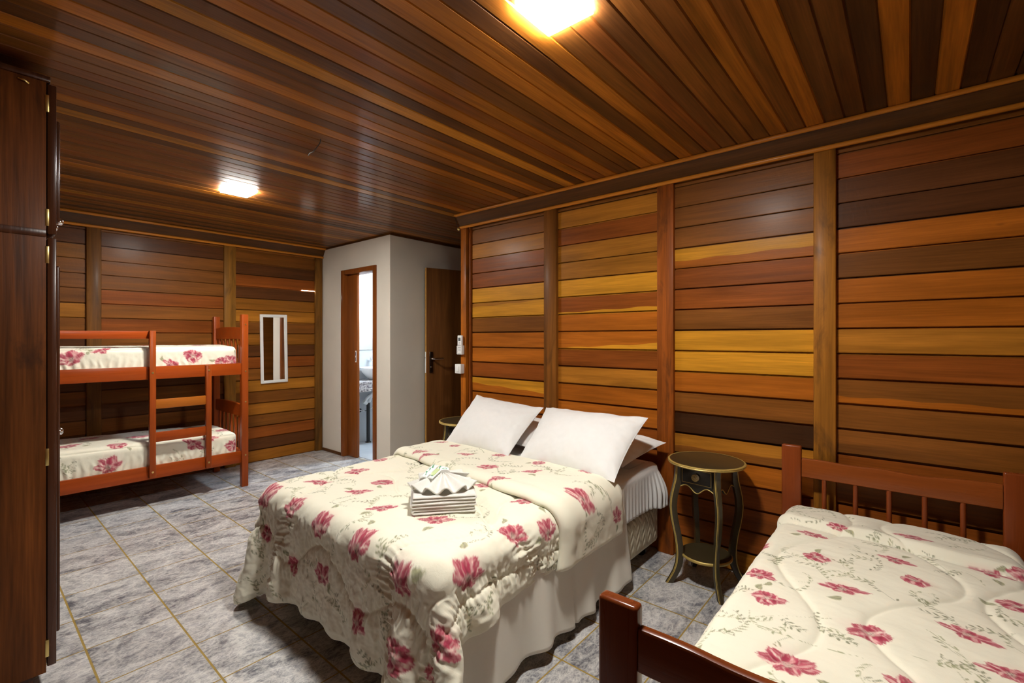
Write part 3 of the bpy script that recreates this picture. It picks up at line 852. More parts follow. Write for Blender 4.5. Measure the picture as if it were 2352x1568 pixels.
# loose black wire and the pale knob on its cord
mb = MB(); mb.tube([(1.285, 2.455, H + .004), (1.287, 2.47, H - .018), (1.292, 2.53, H - .034), (1.300, 2.58, H - .036), (1.325, 2.66, H - .012), (1.345, 2.72, H - .006)], .0026, 8)
tag(mb.build('ceiling_wire', M['wire'], None, 60), 'short loose black wire poking out of the ceiling boards', 'wire')
t = thing('hanging_knob', 'small pale brass knob hanging on a thin cord beside the end post', 'knob', (2.822, 2.997, 2.311))
mb = MB(); mb.tube([(2.826, 3.055, 2.432), (2.824, 3.03, 2.37), (2.822, 3.004, 2.322)], .0022, 6); mb.build('cord', M['black'], t, 60)
mb = MB(); mb.lathe([(0, -.014), (.007, -.013), (.014, -.006), (.015, .002), (.010, .010), (.004, .014), (0, .015)], (2.822, 2.997, 2.311), 20); mb.build('knob', M['brass'], t, 60)

# ------------------------------------------------------------------ light switch and air-conditioner remote on the end post
t = thing('light_switch', 'white surface mounted light switch box on the end post, below the remote', 'switch', (2.902, 3.05, 1.05))
mb = MB(); mb.box(2.858, 2.904, 3.012, 3.087, 1.052, 1.134, bev=.004); mb.build('switch_box', M['plastic_w'], t, 30)
mb = MB(); mb.box(2.853, 2.859, 3.033, 3.066, 1.070, 1.116, bev=.002); mb.build('rocker', M['paper'], t, 30)
t = thing('remote_control', 'white remote control with small grey screen held on the end post', 'remote control', (2.89, 3.04, 1.22))
mb = MB(); mb.box(2.872, 2.894, 3.016, 3.070, 1.226, 1.388, bev=.006, seg=3); mb.build('remote_body', M['plastic_w'], t, 40)
mb = MB(); mb.box(2.8705, 2.873, 3.029, 3.057, 1.338, 1.368, bev=.001); mb.build('screen', M['plastic_g'], t, 30)
for r_ in range(4):
    for c_ in range(3):
        if (r_, c_) in ((0, 0), (0, 2)): continue
        mb = MB(); yy = 3.031 + c_ * .0125; zz = 1.322 - r_ * .021
        mb.box(2.8706, 2.873, yy - .0042, yy + .0042, zz - .0045, zz + .0045, bev=.001); mb.build('button', M['key_g'], t, 30)
t2 = thing('remote_mount', 'white plastic holder screwed to the end post, cradling the remote control', 'holder', (2.897, 3.04, 1.21))
mb = MB(); mb.box(2.8945, 2.902, 3.012, 3.074, 1.222, 1.30, bev=.002); mb.box(2.870, 2.8945, 3.0105, 3.0150, 1.222, 1.296, bev=.001); mb.box(2.870, 2.8945, 3.071, 3.0755, 1.222, 1.296, bev=.001); mb.box(2.872, 2.9, 3.012, 3.074, 1.2195, 1.2245, bev=.001)
mb.build('bracket', M['plastic_w'], t2, 30)

# ------------------------------------------------------------------ wall mirror
t = thing('wall_mirror', 'narrow upright wall mirror in a flat white frame beside the bunk bed', 'mirror', (2.32, YB, .87))
TM = Matrix.Translation((2.318, YB - .004, 1.245)) @ Matrix.Rotation(math.radians(-.8), 4, 'Y')
w, h, fw = .147, .384, .031
mb = MB()
for (x0, x1, z0, z1) in ((-w, -w + fw, -h, h), (w - fw, w, -h, h), (-w + fw, w - fw, h - fw, h), (-w + fw, w - fw, -h, -h + fw)):
    mb.box(x0, x1, -.018, .002, z0, z1, bev=.003, M=TM)
mb.build('mirror_frame', M['paint_w'], t, 30)
mb = MB(); mb.box(-w + fw - .003, w - fw + .003, -.010, -.004, -h + fw - .003, h - fw + .003, M=TM); mb.build('mirror_glass', M['glass'], t, None)

# ------------------------------------------------------------------ bathroom fittings seen through the doorway
t = thing('vanity_counter', 'speckled grey granite counter seen through the bathroom doorway', 'counter', (3.6, 5.5, .71))
mb = MB(); mb.box(3.02, 4.3, 5.07, YB - .002, .795, .83, bev=.003); mb.build('counter_top', M['granite'], t, 30)
mb = MB(); mb.box(3.02, 4.3, 5.07, 5.095, .708, .794, bev=.002); mb.build('apron', M['granite'], t, 30)
t = thing('wash_basin', 'white bowl basin standing on the granite counter', 'basin', (3.51, 5.29, .83))
mb = MB(); mb.lathe([(.0, .002), (.075, .002), (.085, .006), (.13, .045), (.175, .10), (.195, .15), (.197, .156), (.192, .158), (.168, .105), (.12, .055), (.07, .022), (0, .018)], (3.51, 5.29, .83), 48); mb.build('bowl', M['porcelain'], t, 60)
mb = MB(); mb.lathe([(0, .0235), (.018, .0235), (.020, .020), (.020, .016)], (3.51, 5.29, .83), 20); mb.build('drain', M['chrome'], t, 60)
t = thing('wall_faucet', 'chrome wall faucet above the white basin', 'faucet', (3.545, 5.5, 1.05))
mb = MB(); mb.tube([(3.545, YB - .001, 1.06), (3.545, 5.44, 1.06), (3.56, 5.38, 1.055), (3.60, 5.34, 1.04)], [.016, .014, .012, .010], 12); mb.build('spout', M['chrome'], t, 60)
mb = MB(); mb.box(3.527, 3.548, 5.435, 5.455, 1.06, 1.135, bev=.004); mb.build('handle', M['chrome'], t, 30)
t = thing('bathroom_mirror', 'frameless bathroom mirror above the basin, bright white in the doorway', 'mirror', (3.8, 5.5, 1.21))
mb = MB(); mb.box(3.30, 4.2, YB - .012, YB - .002, 1.21, 1.81, bev=.002); mb.build('mirror_glass', M['glass'], t, None)
t = thing('drain_pipe', 'white plastic drain pipe bending under the granite counter', 'pipe', (3.47, 5.38, .5))
mb = MB(); mb.tube([(3.535, 5.33, .707), (3.50, 5.36, .64), (3.445, 5.395, .575), (3.435, 5.41, .535), (3.45, 5.415, .512), (3.475, 5.41, .515), (3.490, 5.40, .54), (3.51, 5.40, .585), (3.54, 5.42, .6), (3.55, YB - .001, .6)], .019, 14); mb.build('bent_pipe', M['pipe_w'], t, 60)
mb = MB(); mb.tube([(3.415, 5.412, .545), (3.46, 5.412, .515)], .026, 14); mb.build('trap_cup', M['pipe_w'], t, 60)
t = thing('floor_pipe', 'black upright pipe rising from the bathroom floor under the counter', 'pipe', (3.47, 5.40, 0))
mb = MB(); mb.tube([(3.475, 5.405, .004), (3.475, 5.405, .522)], .024, 16); mb.build('upright', M['black'], t, 60)
mb = MB(); mb.lathe([(0, .012), (.036, .012), (.038, .0)], (3.475, 5.405, .005), 20); mb.build('foot_collar', M['dark_metal'], t, 60)
t = thing('stop_valve', 'chrome stop valve with thin hose on the bathroom wall under the counter', 'valve', (3.40, YB, .43))
mb = MB(); mb.lathe([(0, .012), (.026, .010), (.030, 0)], (0, 0, 0), 20)
for i, v in enumerate(mb.v): mb.v[i] = (3.405 + v[0], YB - .001 - v[2], .42 + v[1])
mb.build('rosette', M['chrome'], t, 60)
mb = MB(); mb.tube([(3.405, YB - .01, .42), (3.405, 5.455, .42), (3.43, 5.44, .415), (3.50, 5.44, .415), (3.56, 5.44, .45), (3.60, 5.42, .60)], .007, 10); mb.build('hose', M['chrome'], t, 60)

# ------------------------------------------------------------------ wardrobe at the left
t = thing('wardrobe', 'tall dark wooden wardrobe with upper cupboard, cut off at the left edge', 'wardrobe', (-.08, 3.1, 0))
WX0, WX1, WY0, WY1 = -.385, .226, 2.57, 3.60
mb = MB(); mb.box(WX0, WX1, WY0, WY1, .062, 2.362, bev=.002); mb.build('carcass', M['ward_z'], t, 30)
mb = MB(); mb.box(WX0, WX1 - .035, WY0 + .012, WY1 - .02, 0, .0615); mb.build('plinth', M['ward_d'], t, 30)
mb = MB(); mb.box(WX0, WX1 - .001, WY0 - .004, WY0 - .0002, 1.758, 1.786, bev=.001); mb.build('side_rail', M['ward_d'], t, 30)
mb = MB(); mb.box(WX0 + .1, WX1 + .012, WY0 - .006, WY1, 2.3625, 2.385, bev=.004); mb.build('top_board', M['ward_d'], t, 30)
mb = MB(); mb.tube([(.150, WY0 - .004, 2.345), (.165, WY0 - .012, 2.341), (.178, WY0 - .002, 2.337)], .003, 6); mb.build('hook', M['brass'], t, 60)
for dy in (0, .515):
    for (z0, z1, p0, p1, hz) in ((1.772, 2.357, 1.83, 2.237, (1.835, 2.28)), (.082, 1.757, .185, 1.655, (.155, .90, 1.69))):
        y0, y1 = WY0 + .002 + dy, WY0 + .513 + dy
        mb = MB(); mb.box(WX1 + .003, WX1 + .029, y0, y1, z0, z1, bev=.003)
        dr = mb.build('door', M['ward_d'], t, 30)
        mb = MB()
        m = .045
        mb.box(WX1 + .0292, WX1 + .044, y0 + m, y1 - m, p0, p1, bev=.0065, seg=3)
        mb.build('moulded_panel', M['ward_d'], dr, 30)
        for z in hz:
            if dy == 0:
                mb = MB(); mb.box(WX1 - .003, WX1 + .0075, y0 - .0035, y0 + .012, z - .033, z + .033, bev=.0008); mb.build('hinge', M['brass'], dr, 30)
        kz = .934 if z0 < 1 else 1.90
        ky = y1 - .085 if dy == 0 else y0 + .085
        mb = MB(); mb.tube([(WX1 + .0445, ky, kz), (WX1 + .062, ky, kz), (WX1 + .068, ky, kz), (WX1 + .088, ky, kz), (WX1 + .094, ky, kz)], [.008, .007, .014, .016, .008], 14)
        mb.build('knob', M['chrome'], dr, 60)
# ------------------------------------------------------------------ bunk bed
t = thing('bunk_bed', 'red-brown wooden bunk bed with ladder against the far wall', 'bunk bed', (.75, 5.06, 0))
UX0, UX1, UY0, UY1 = -.30, 1.745, 4.67, 5.45
for x0 in (UX0, UX1 - .056):
    for y0 in (UY0, UY1 - .056):
        mb = MB(); mb.box(x0, x0 + .056, y0, y0 + .056, 0, 1.582, bev=.006); lg = mb.build('bed_post', M['bunk_z'], t, 30)
        if y0 == UY0:
            for z in (1.49, 1.06, .78, .29):
                mb = MB(); mb.tube([(x0 + .030, y0 - .003, z), (x0 + .030, y0 + .003, z)], .0065, 10); mb.build('bolt_cap', M['brass'], lg, 60)
for z0, z1 in ((1.030, 1.134), (.222, .328)):
    for y0 in (UY0 + .020, UY1 - .050):
        mb = MB(); mb.box(UX0 + .056, UX1 - .056, y0, y0 + .024, z0, z1, bev=.003); mb.build('side_rail', M['bunk_x'], t, 30)
    for x0 in (UX0 + .016, UX1 - .040):
        mb = MB(); mb.box(x0, x0 + .024, UY0 + .056, UY1 - .056, z0, z1, bev=.003); mb.build('end_rail', M['bunk_x'], t, 30)
    mb = MB(); mb.box(UX0 + .03, UX1 - .06, UY0 + .046, UY1 - .052, z0 + .012, z0 + .028); mb.build('bed_base', M['bunk_x'], t, 30)
for x0 in (UX0 + .016, UX1 - .040):
    for zr, zb in ((1.46, 1.134), (.745, .328)):
        mb = MB(); N = 16
        out = [(UY0 + .056 + (UY1 - UY0 - .112) * i / N, zr - .105 + .0) for i in range(N + 1)] + [(UY1 - .056 - (UY1 - UY0 - .112) * i / N, zr + .012 * math.sin(PI * i / N)) for i in range(N + 1)]
        mb.prism(out, lambda a, b: (x0, a, b), lambda a, b: (x0 + .024, a, b)); mb.build('head_rail', M['bunk_x'], t, 30)
        for k in range(6):
            yy = UY0 + .056 + (UY1 - UY0 - .112) * (k + .8) / 6.6
            mb = MB(); mb.box(x0 + .004, x0 + .020, yy - .017, yy + .017, zb - .001, zr - .104, bev=.003); mb.build('slat', M['bunk_z'], t, 30)
mb = MB(); mb.box(UX0 + .056, 1.018, UY0 + .022, UY0 + .044, 1.358, 1.420, bev=.003); mb.build('guard_rail', M['bunk_x'], t, 30)
for x0, z1 in ((1.0, 1.424), (1.397, 1.128)):
    mb = MB(); mb.box(x0, x0 + .042, UY0 - .020, UY0 + .0195, .236, z1, bev=.004); up = mb.build('ladder_upright', M['bunk_z'], t, 30)
    for z in (1.085, .285):
        mb = MB(); mb.tube([(x0 + .020, UY0 - .023, z), (x0 + .020, UY0 - .017, z)], .008, 10); mb.build('bolt_cap', M['brass'], up, 60)
for z0, z1, mt in ((.790, .866, 'bunk_rung'), (.522, .600, 'bunk_x')):
    mb = MB(); mb.box(1.042, 1.397, UY0 - .010, UY0 + .012, z0, z1, bev=.003); mb.build('ladder_rung', M[mt], t, 30)

def soft_cloth(name, x0, x1, y0, y1, z0, z1, r, step, flowers, seed, label, cat, nspr, amp=.006, keep=None, group=None, tilt=0.0, extra=None, leaves=True, ur=None, vr=None):
    W, F, uv, nrm = soft_box(x0, x1, y0, y1, z0, z1, r, step)
    hgt = np.clip((W[:, 2] - z0) / (z1 - z0), 0, 1)
    mid = np.sin(np.clip((W[:, 1] - y0) / (y1 - y0), 0, 1) * PI)
    d = amp * fbm(uv, seed, 3.2, 3) + amp * .6 * fbm(uv * (1.6, .7), seed + 1, 8, 2) * (1 - np.clip(nrm[:, 2], 0, 1))
    if extra is not None: d = d + extra(uv, W, nrm)
    if extra is not None and extra.__name__ == 'single_extra': uv = uv + np.stack([1.0 * (d - d.min()) * np.clip(nrm[:, 2], 0, 1), 0 * d], 1)
    W = W + nrm * d[:, None]
    W[:, 2] += .012 * mid * hgt + tilt * (W[:, 0] - x1) * hgt
    u0, u1 = ur or (x0 - .1, x1 + .1); v0, v1 = vr or (y0 - .2, y1)
    spr = scatter_sprigs(seed, u0, u1, v0, v1, flowers, nspr)
    colr = paint(uv, flowers, spr, scatter_leaves(seed, flowers) if leaves else ())
    if keep is not None:
        m = keep(W[F].mean(1)); F = F[m]
    o = np_mesh(name, W, F, colr, M['quilt'])
    return tag(o, label, cat, group)

def rims(z1, vtop):
    """A crease along the top edge of a made-up mattress cover and gathers towards the rail."""
    def f(uv, W, nrm):
        dn = vtop - uv[:, 1]
        return -.006 * np.exp(-((dn - .012) / .010) ** 2) + .005 * np.sin(2 * PI * uv[:, 0] / .05 + 2 * fbm(uv, 77, 6, 2)) * np.clip((dn - .08) / .06, 0, 1) * (nrm[:, 1] < -.3)
    return f
fu = [(.54, 4.655, 2.6, .062, 1), (1.315, 4.64, .4, .058, 0), (1.165, 4.575, 1.2, .045, 2), (1.62, 4.60, .3, .05, 1), (.20, 4.66, 1.0, .06, 1), (1.53, 4.58, 2.2, .04, 0), (.80, 4.80, .2, .05, 2), (1.05, 4.95, 1.2, .05, 0), (1.42, 4.92, .3, .055, 1), (.45, 5.0, .4, .055, 0), (.72, 4.705, .8, .04, 2)]
fu = [(p[0], p[1], .5 * math.sin(p[0] * 37), p[3] * 1.38, p[4]) for p in fu]
soft_cloth('mattress', UX0 + .06, UX1 - .075, UY0 + .050, UY1 - .055, 1.059, 1.288, .045, .0065, fu, 51, 'upper bunk mattress under its cream floral cover', 'mattress', 26, amp=.004, extra=rims(1.288, UY0 + .050))
fl = [(.76, 4.60, 1.9, .062, 1), (1.315, 4.665, .2, .060, 2), (1.63, 4.60, 1.0, .05, 0), (.30, 4.62, .8, .06, 0), (1.45, 4.70, .2, .045, 2), (.55, 4.90, .2, .06, 2), (.82, 4.77, .3, .055, 0), (1.0, 5.0, .9, .06, 1), (.35, 5.12, .2, .06, 0), (.72, 5.18, 1.2, .06, 2), (1.35, 5.1, .3, .055, 0), (1.60, 4.88, .8, .05, 1), (1.12, 4.80, .5, .05, 2)]
fl = [(p[0], p[1], .5 * math.sin(p[0] * 37), p[3] * 1.38, p[4]) for p in fl]
soft_cloth('mattress', UX0 + .06, UX1 - .075, UY0 + .050, UY1 - .055, .251, .500, .055, .0065, fl, 52, 'lower bunk mattress under its cream floral cover', 'mattress', 26, amp=.005, extra=rims(.50, UY0 + .050), tilt=-.025)

# ------------------------------------------------------------------ double bed
t = thing('double_bed', 'double bed with beige quilted base and white mattress, head at the plank wall', 'bed', (1.95, 1.9, 0))
W, F, uv, nrm = soft_box(1.05, 2.875, 1.215, 2.585, .085, .325, .03, .03)
np_mesh('box_base', W, F, None, M['zigzag'], t)
W, F, uv, nrm = soft_box(1.05, 2.875, 1.21, 2.59, .327, .574, .045, .03)
np_mesh('mattress', W, F, None, M['zigzag'], t)
for x in (1.15, 2.79):
    for y in (1.30, 2.50):
        mb = MB(); mb.tube([(x - .012, y, .036), (x + .012, y, .036)], .036, 18); mb.tube([(x, y, .04), (x, y, .0855)], .014, 10); mb.build('caster', M['black'], t, 60)

# fitted sheet: gathered round the head of the mattress
def fitted():
    x0, x1, y0, y1 = 1.9, 2.882, 1.203, 2.597
    path = []
    R = .07
    def seg(p, q, n):
        for i in range(n): path.append((p[0] + (q[0] - p[0]) * i / n, p[1] + (q[1] - p[1]) * i / n))
    seg((x0, y0), (x1 - R, y0), 150)
    for i in range(40): a = -PI / 2 + PI / 2 * i / 40; path.append((x1 - R + R * math.cos(a), y0 + R + R * math.sin(a)))
    seg((x1, y0 + R), (x1, y1 - R), 150)
    for i in range(40): a = PI / 2 * i / 40; path.append((x1 - R + R * math.cos(a), y1 - R + R * math.sin(a)))
    seg((x1 - R, y1), (x0, y1), 60)
    Pa = np.array(path); tg = np.gradient(Pa, axis=0); tg /= np.linalg.norm(tg, axis=1, keepdims=True)
    nr = np.stack([tg[:, 1], -tg[:, 0]], 1)
    s = np.cumsum(np.r_[0, np.linalg.norm(np.diff(Pa, axis=0), axis=1)])
    prof = [(-.30, .584), (-.12, .5845), (-.05, .583), (-.02, .577), (-.005, .565), (.0, .545)] + [(.0, .545 - .21 * i / 14) for i in range(1, 15)] + [(-.008, .330)]
    nc = len(prof); P = np.zeros((len(Pa), nc, 3))
    corner = np.exp(-((s - s[165]) / .13) ** 2)
    for k, (off, z) in enumerate(prof):
        dn = max(0, (.545 - z) / .21)
        wave = (.011 * np.sin(2 * PI * s / .042 + 1.5 * np.sin(s * 9)) + .006 * np.sin(2 * PI * s / .019 + 1)) * dn ** .8 * (.25 + 1.1 * corner)
        flare = .050 * corner * math.sin(min(1, dn * 1.15) * PI * .62)
        o = off + (wave + flare if dn > 0 else 0)
        o = np.where(nr[:, 0] > .5, np.minimum(o, off + .004), o)
        P[:, k, :2] = Pa + nr * np.reshape(o, (-1, 1)); P[:, k, 2] = z + (-.014 * corner * dn * np.sin(s * 30))
    return P
P = fitted()
V, F, N = shell(P, .002, flip=True)
gx = np.linspace(1.9, 2.83, 12); gy = np.linspace(1.26, 2.54, 12)
G = np.stack([*np.meshgrid(gx, gy, indexing='ij'), np.full((12, 12), .5838)], -1).reshape(-1, 3)
F = np.concatenate([F, grid_faces(12, 12, len(V))]); V = np.concatenate([V, G])
tag(np_mesh('fitted_sheet', V, F, None, M['linen']), 'white fitted sheet gathered round the head corner of the double bed', 'sheet')
# top sheet hanging down the near side
def hanging():
    xs = np.linspace(1.06, 2.365, 210); prof = [(1.62, .5875), (1.4, .5875), (1.27, .5845), (1.25, .582), (1.235, .5765), (1.21, .557), (1.20, .540), (1.196, .52)] + [(1.194, .52 - .485 * i / 30) for i in range(1, 31)]
    P = np.zeros((len(xs), len(prof), 3))
    for k, (y, z) in enumerate(prof):
        dn = max(0., (.44 - z) / .405)
        fold = .018 * np.sin(2 * PI * xs / .34 + .6) + .012 * np.sin(2 * PI * xs / .19 + 2.1) + .010 * np.sin(2 * PI * xs / .47)
        slit = -.022 * np.exp(-((xs - 1.83) / .010) ** 2)
        P[:, k, 0] = xs + .02 * dn * (xs > 2.2) * (xs - 2.2); P[:, k, 1] = y - dn * (.012 + .020 * (xs - 1.06)) + fold * dn ** 1.2 - slit * dn * 1.0
        P[:, k, 2] = z + dn * (.020 + .012 * np.sin(xs * 9)) + .02 * dn * np.exp(-((xs - 1.9) / .08) ** 2)
    return P
P = hanging()
V, F, N = shell(P, .002, flip=True)
hs = tag(np_mesh('top_sheet', V, F, None, M['sheet']), 'plain white sheet hanging to the floor along the near side of the double bed', 'sheet')

# comforter
V, F, uv = comforter_grid()
QF = [(.979, 2.358, .4, .058, 2), (.754, 2.399, 1.5, .060, 2), (.948, 2.064, .2, .058, 2), (.785, 2.11, 2.9, .058, 0), (1.002, 1.798, .5, .060, 2), (.542, 2.499, 1.1, .05, 0), (.501, 1.675, 2.5, .052, 2), (.542, 1.381, 3.4, .060, 2), (.934, 1.522, .7, .065, 2), (.794, 1.241, 4.5, .062, 1), (.33, 1.80, 1, .05, 0), (.36, 2.20, 2, .05, 0), (.939, 1.635, 1, .04, 0), (.50, 1.27, 1, .045, 0), (.62, 1.20, 4.0, .058, 1),
      (-.37, 2.25, .3, .050, 2), (-.35, 2.354, .3, .045, 1), (-.093, 2.462, 1.2, .042, 2), (-.109, 2.313, .6, .042, 0), (-.218, 2.101, .2, .045, 2), (-.327, 1.811, 4.7, .060, 1), (-.098, 1.92, .2, .050, 2), (-.247, 1.571, .8, .048, 2), (-.09, 1.648, 2.6, .046, 0), (-.347, 1.237, 5.2, .062, 1), (-.06, 1.345, .5, .050, 2), (-.095, 1.125, 4.4, .052, 1), (-.45, 1.62, .3, .05, 2),
      (1.155, 2.453, 3.0, .060, 1), (1.178, 2.205, 3.2, .060, 1), (1.196, 1.938, 3.0, .064, 1), (1.191, 1.653, 3.2, .068, 1), (1.322, 2.453, 3.1, .05, 0), (1.422, 2.177, 3.2, .058, 1), (1.377, 1.897, .1, .062, 1), (1.205, 1.381, 3.0, .068, 1), (1.453, 1.603, 3.1, .060, 1), (1.417, 1.30, .1, .072, 0), (1.065, 1.219, 4.6, .066, 1), (1.259, 1.142, 4.9, .060, 1), (1.40, 1.14, 1, .05, 0), (1.25, 2.75, 1, .06, 0), (1.45, 2.8, 2, .06, 1), (.85, 2.72, 2, .06, 1)]
rq = random.Random(4)
def turn(f):
    a, b, _, R, k = f; j = .5 * (rq.random() - .5)
    th = -.785 if a < 0 else (1.57 if a > 1.1 else (.25 if b < 1.23 else .785))
    return (a, b, th + j, R, k)
QF = [turn(f) for f in QF]
SP = scatter_sprigs(61, .02, 1.70, 1.03, 2.9, QF, 66, .10) + scatter_sprigs(62, -.52, -.03, 1.06, 2.8, QF, 22, .085)
colr = paint(uv, QF, SP, scatter_leaves(63, QF))
tag(np_mesh('comforter', V, F, colr, M['quilt']), 'cream comforter with red poppies on the double bed, folded back at the head', 'comforter')

# pillows
def pillow(name, TL, TR, BL, BR, T, label, seed, sag=.0, flat_under=False):
    TL, TR, BL, BR = [np.array(p, float) for p in (TL, TR, BL, BR)]
    n = 90
    a = np.linspace(-1, 1, n)
    a = np.sign(a) * (1 - (1 - np.abs(a)) ** 1.25)
    Ug, Vg = np.meshgrid(a, a, indexing='ij')
    pu = Ug * (1 - .055 * (1 - Vg ** 2)); pv = Vg * (1 - .075 * (1 - Ug ** 2))
    s, t_ = (pu + 1) / 2, (pv + 1) / 2
    base = (1 - t_)[..., None] * ((1 - s)[..., None] * BL + s[..., None] * BR) + t_[..., None] * ((1 - s)[..., None] * TL + s[..., None] * TR)
    nv = np.cross(BR - BL, TL - BL); nv /= np.linalg.norm(nv)
    pr = np.clip(1 - np.abs(Ug) ** 2.4, 0, 1) ** .62 * np.clip(1 - np.abs(Vg) ** 2.2, 0, 1) ** .62
    uvp = np.stack([Ug * .35, Vg * .25], -1)
    edge = np.clip((np.maximum(np.abs(Ug), np.abs(Vg)) - .55) / .45, 0, 1)
    cor = np.abs(Ug * Vg) ** 1.5
    wr = .0050 * fbm(uvp, seed, 3.2, 3) + .0075 * edge * fbm(uvp, seed + 3, 7, 2) * pr ** .3 + .006 * cor * np.sin(14 * (np.abs(Ug) - np.abs(Vg)) + seed) * (pr > .02)
    top = base + nv * (pr * T * .55 + wr * np.clip(pr * 4, 0, 1))[..., None]
    bot = base - nv * (pr * T * (.25 if flat_under else .45))[..., None]
    bulge = .010 * fbm(uvp[..., :1] * 3, seed + 9, .8, 2)
    for Q in (top, bot): Q += nv * (bulge * np.clip(edge, 0, 1))[..., None]
    N = n * n
    V = np.concatenate([top.reshape(-1, 3), bot.reshape(-1, 3)])
    V[:, 2] = np.maximum(V[:, 2], .59)
    F = np.concatenate([grid_faces(n, n, 0, False), grid_faces(n, n, N, True)])
    idx = np.arange(N).reshape(n, n); ring = np.concatenate([idx[0, :-1], idx[:-1, -1], idx[-1, :0:-1], idx[:0:-1, 0]])
    F = np.concatenate([F, np.stack([ring + N, np.roll(ring, -1) + N, np.roll(ring, -1), ring], 1)])
    o = np_mesh(name, V, F, None, M['linen'])
    return tag(o, label, 'pillow')
pillow('pillow', (2.60, 2.560, .928), (2.585, 1.905, .888), (2.228, 2.510, .628), (2.185, 1.885, .632), .17, 'white pillow leaning at the far side of the double bed head', 71)
pillow('pillow', (2.60, 1.900, .895), (2.57, 1.150, .905), (2.222, 1.835, .632), (2.18, 1.160, .622), .18, 'large white pillow leaning at the near side, in front of another pillow', 72)
pillow('pillow', (2.86, 1.86, .755), (2.83, 1.150, .722), (2.42, 1.85, .655), (2.42, 1.235, .640), .13, 'white pillow lying flat behind the near leaning pillow, corner poking out', 73)
pillow('pillow', (2.86, 2.56, .752), (2.86, 1.885, .748), (2.42, 2.52, .650), (2.42, 1.885, .655), .13, 'white pillow lying flat behind the far leaning pillow, glimpsed in the gap', 74)
# ------------------------------------------------------------------ folded towels and sachets on the double bed
TZ = .6075
TM_ = Matrix.Translation((1.436, 1.629, 0)) @ Matrix.Rotation(math.atan2(-.63, .776), 4, 'Z')
TA = np.array(TM_)[:3, :3]; TT = np.array(TM_)[:3, 3]
def tw(P): return P @ TA.T + TT
def folded(name, z, hgt, w, d, flip, seed, label, layers=2):
    th = hgt / layers
    r = np.random.RandomState(seed)
    line = []
    n = 26
    for L in range(layers):
        zz = th * (L + .5)
        xs = np.linspace(w / 2, -w / 2 + th * .5, n) if L % 2 == 0 else np.linspace(-w / 2 + th * .5, w / 2 - .012 * r.rand(), n)
        if L % 2 == 0 and L > 0: xs = np.linspace(w / 2 - th * .5, -w / 2 + th * .5, n)
        line += [(x, zz) for x in xs]
        if L < layers - 1:
            cx = -w / 2 + th * .5 if L % 2 == 0 else w / 2 - th * .5
            sg = -1 if L % 2 == 0 else 1
            line += [(cx + sg * .5 * th * math.sin(a), zz + th * .5 - th * .5 * math.cos(a)) for a in np.linspace(0.3, PI - .3, 7)]
    line = np.array(line)
    ys = np.linspace(-d / 2, d / 2, 34)
    P = np.zeros((len(line), len(ys), 3))
    P[..., 0] = line[:, 0][:, None] * (-1 if flip else 1); P[..., 1] = ys[None, :] * (1 - .02 * r.rand()); P[..., 2] = line[:, 1][:, None] + z
    uvp = np.stack([P[..., 0], P[..., 1]], -1)
    P[..., 1] += .0035 * fbm(uvp + line[:, 1][:, None, None] * 9, seed, 3, 2)
    P[..., 2] += np.maximum(0, .0022 * fbm(uvp, seed + 1, 5, 2))
    nn = grid_normals(P)
    if nn[n // 2, 17, 2] < 0: nn = -nn; fl = True
    else: fl = False
    edge = np.minimum(ys + d / 2, d / 2 - ys); rd = .42 * th
    half = (th * .47) * np.sqrt(np.clip(1 - (1 - np.clip(edge / rd, 0, 1)) ** 2, .02, 1))
    O = P + nn * half[None, :, None]; I = P - nn * half[None, :, None]
    N = O.shape[0] * O.shape[1]; V = np.concatenate([O.reshape(-1, 3), I.reshape(-1, 3)])
    nu, nv = O.shape[:2]
    F = [grid_faces(nu, nv, 0, fl), grid_faces(nu, nv, N, not fl)]
    idx = np.arange(N).reshape(nu, nv); ring = np.concatenate([idx[0, :-1], idx[:-1, -1], idx[-1, :0:-1], idx[:0:-1, 0]]); r2 = np.roll(ring, -1)
    f = np.stack([ring, r2, r2 + N, ring + N], 1); F.append(f[:, ::-1] if fl else f)
    o = np_mesh(name, tw(V), np.concatenate(F), None, M['terry'])
    return tag(o, label, 'towel', 'folded white towels on the double bed')
folded('folded_towel', TZ, .027, .268, .262, False, 81, 'folded white towel at the bottom of the stack on the double bed')
folded('folded_towel', TZ + .0275, .027, .278, .268, False, 82, 'folded white towel in the middle of the stack on the double bed')
folded('folded_towel', TZ + .055, .025, .272, .264, True, 83, 'folded white towel at the top of the stack, under the fanned hand towel')
FZ = TZ + .0825
def fan(a0, a1, R, npl, zc, ph, cy, lift):
    nr, na = 30, 200
    rr = np.linspace(.10, 1, nr)[:, None]; aa = np.linspace(a0, a1, na)[None, :]
    pl = np.cos((aa - a0) / (a1 - a0) * 2 * PI * npl + ph)
    z = FZ + .006 + lift * rr + (zc - .006) * (1 - rr) ** 1.1 + (.020 * pl + .018) * (rr ** .8) * (1 - .25 * rr)
    rad = R * (1 + .07 * pl * rr) * rr
    P = np.stack([rad * np.cos(aa) * 1.10, cy + rad * np.sin(aa), z], -1)
    return P
F1 = fan(math.radians(-172), math.radians(-8), .142, 5.5, .062, 1.0, .012, 0)
F2 = fan(math.radians(8), math.radians(172), .105, 4.5, .060, .3, .016, .012)
vs, fs, off = [], [], 0
for Pf in (F1, F2):
    V, F, N = shell(tw(Pf.reshape(-1, 3)).reshape(Pf.shape), .0055, flip=False); vs.append(V); fs.append(F + off); off += len(V)
ht = thing('hand_towel', 'white hand towel gathered into a fan on top of the towel stack', 'towel', tuple(tw(np.array((0, .01, FZ)))))
np_mesh('fanned_cloth', np.concatenate(vs), np.concatenate(fs), None, M['terry'], ht)
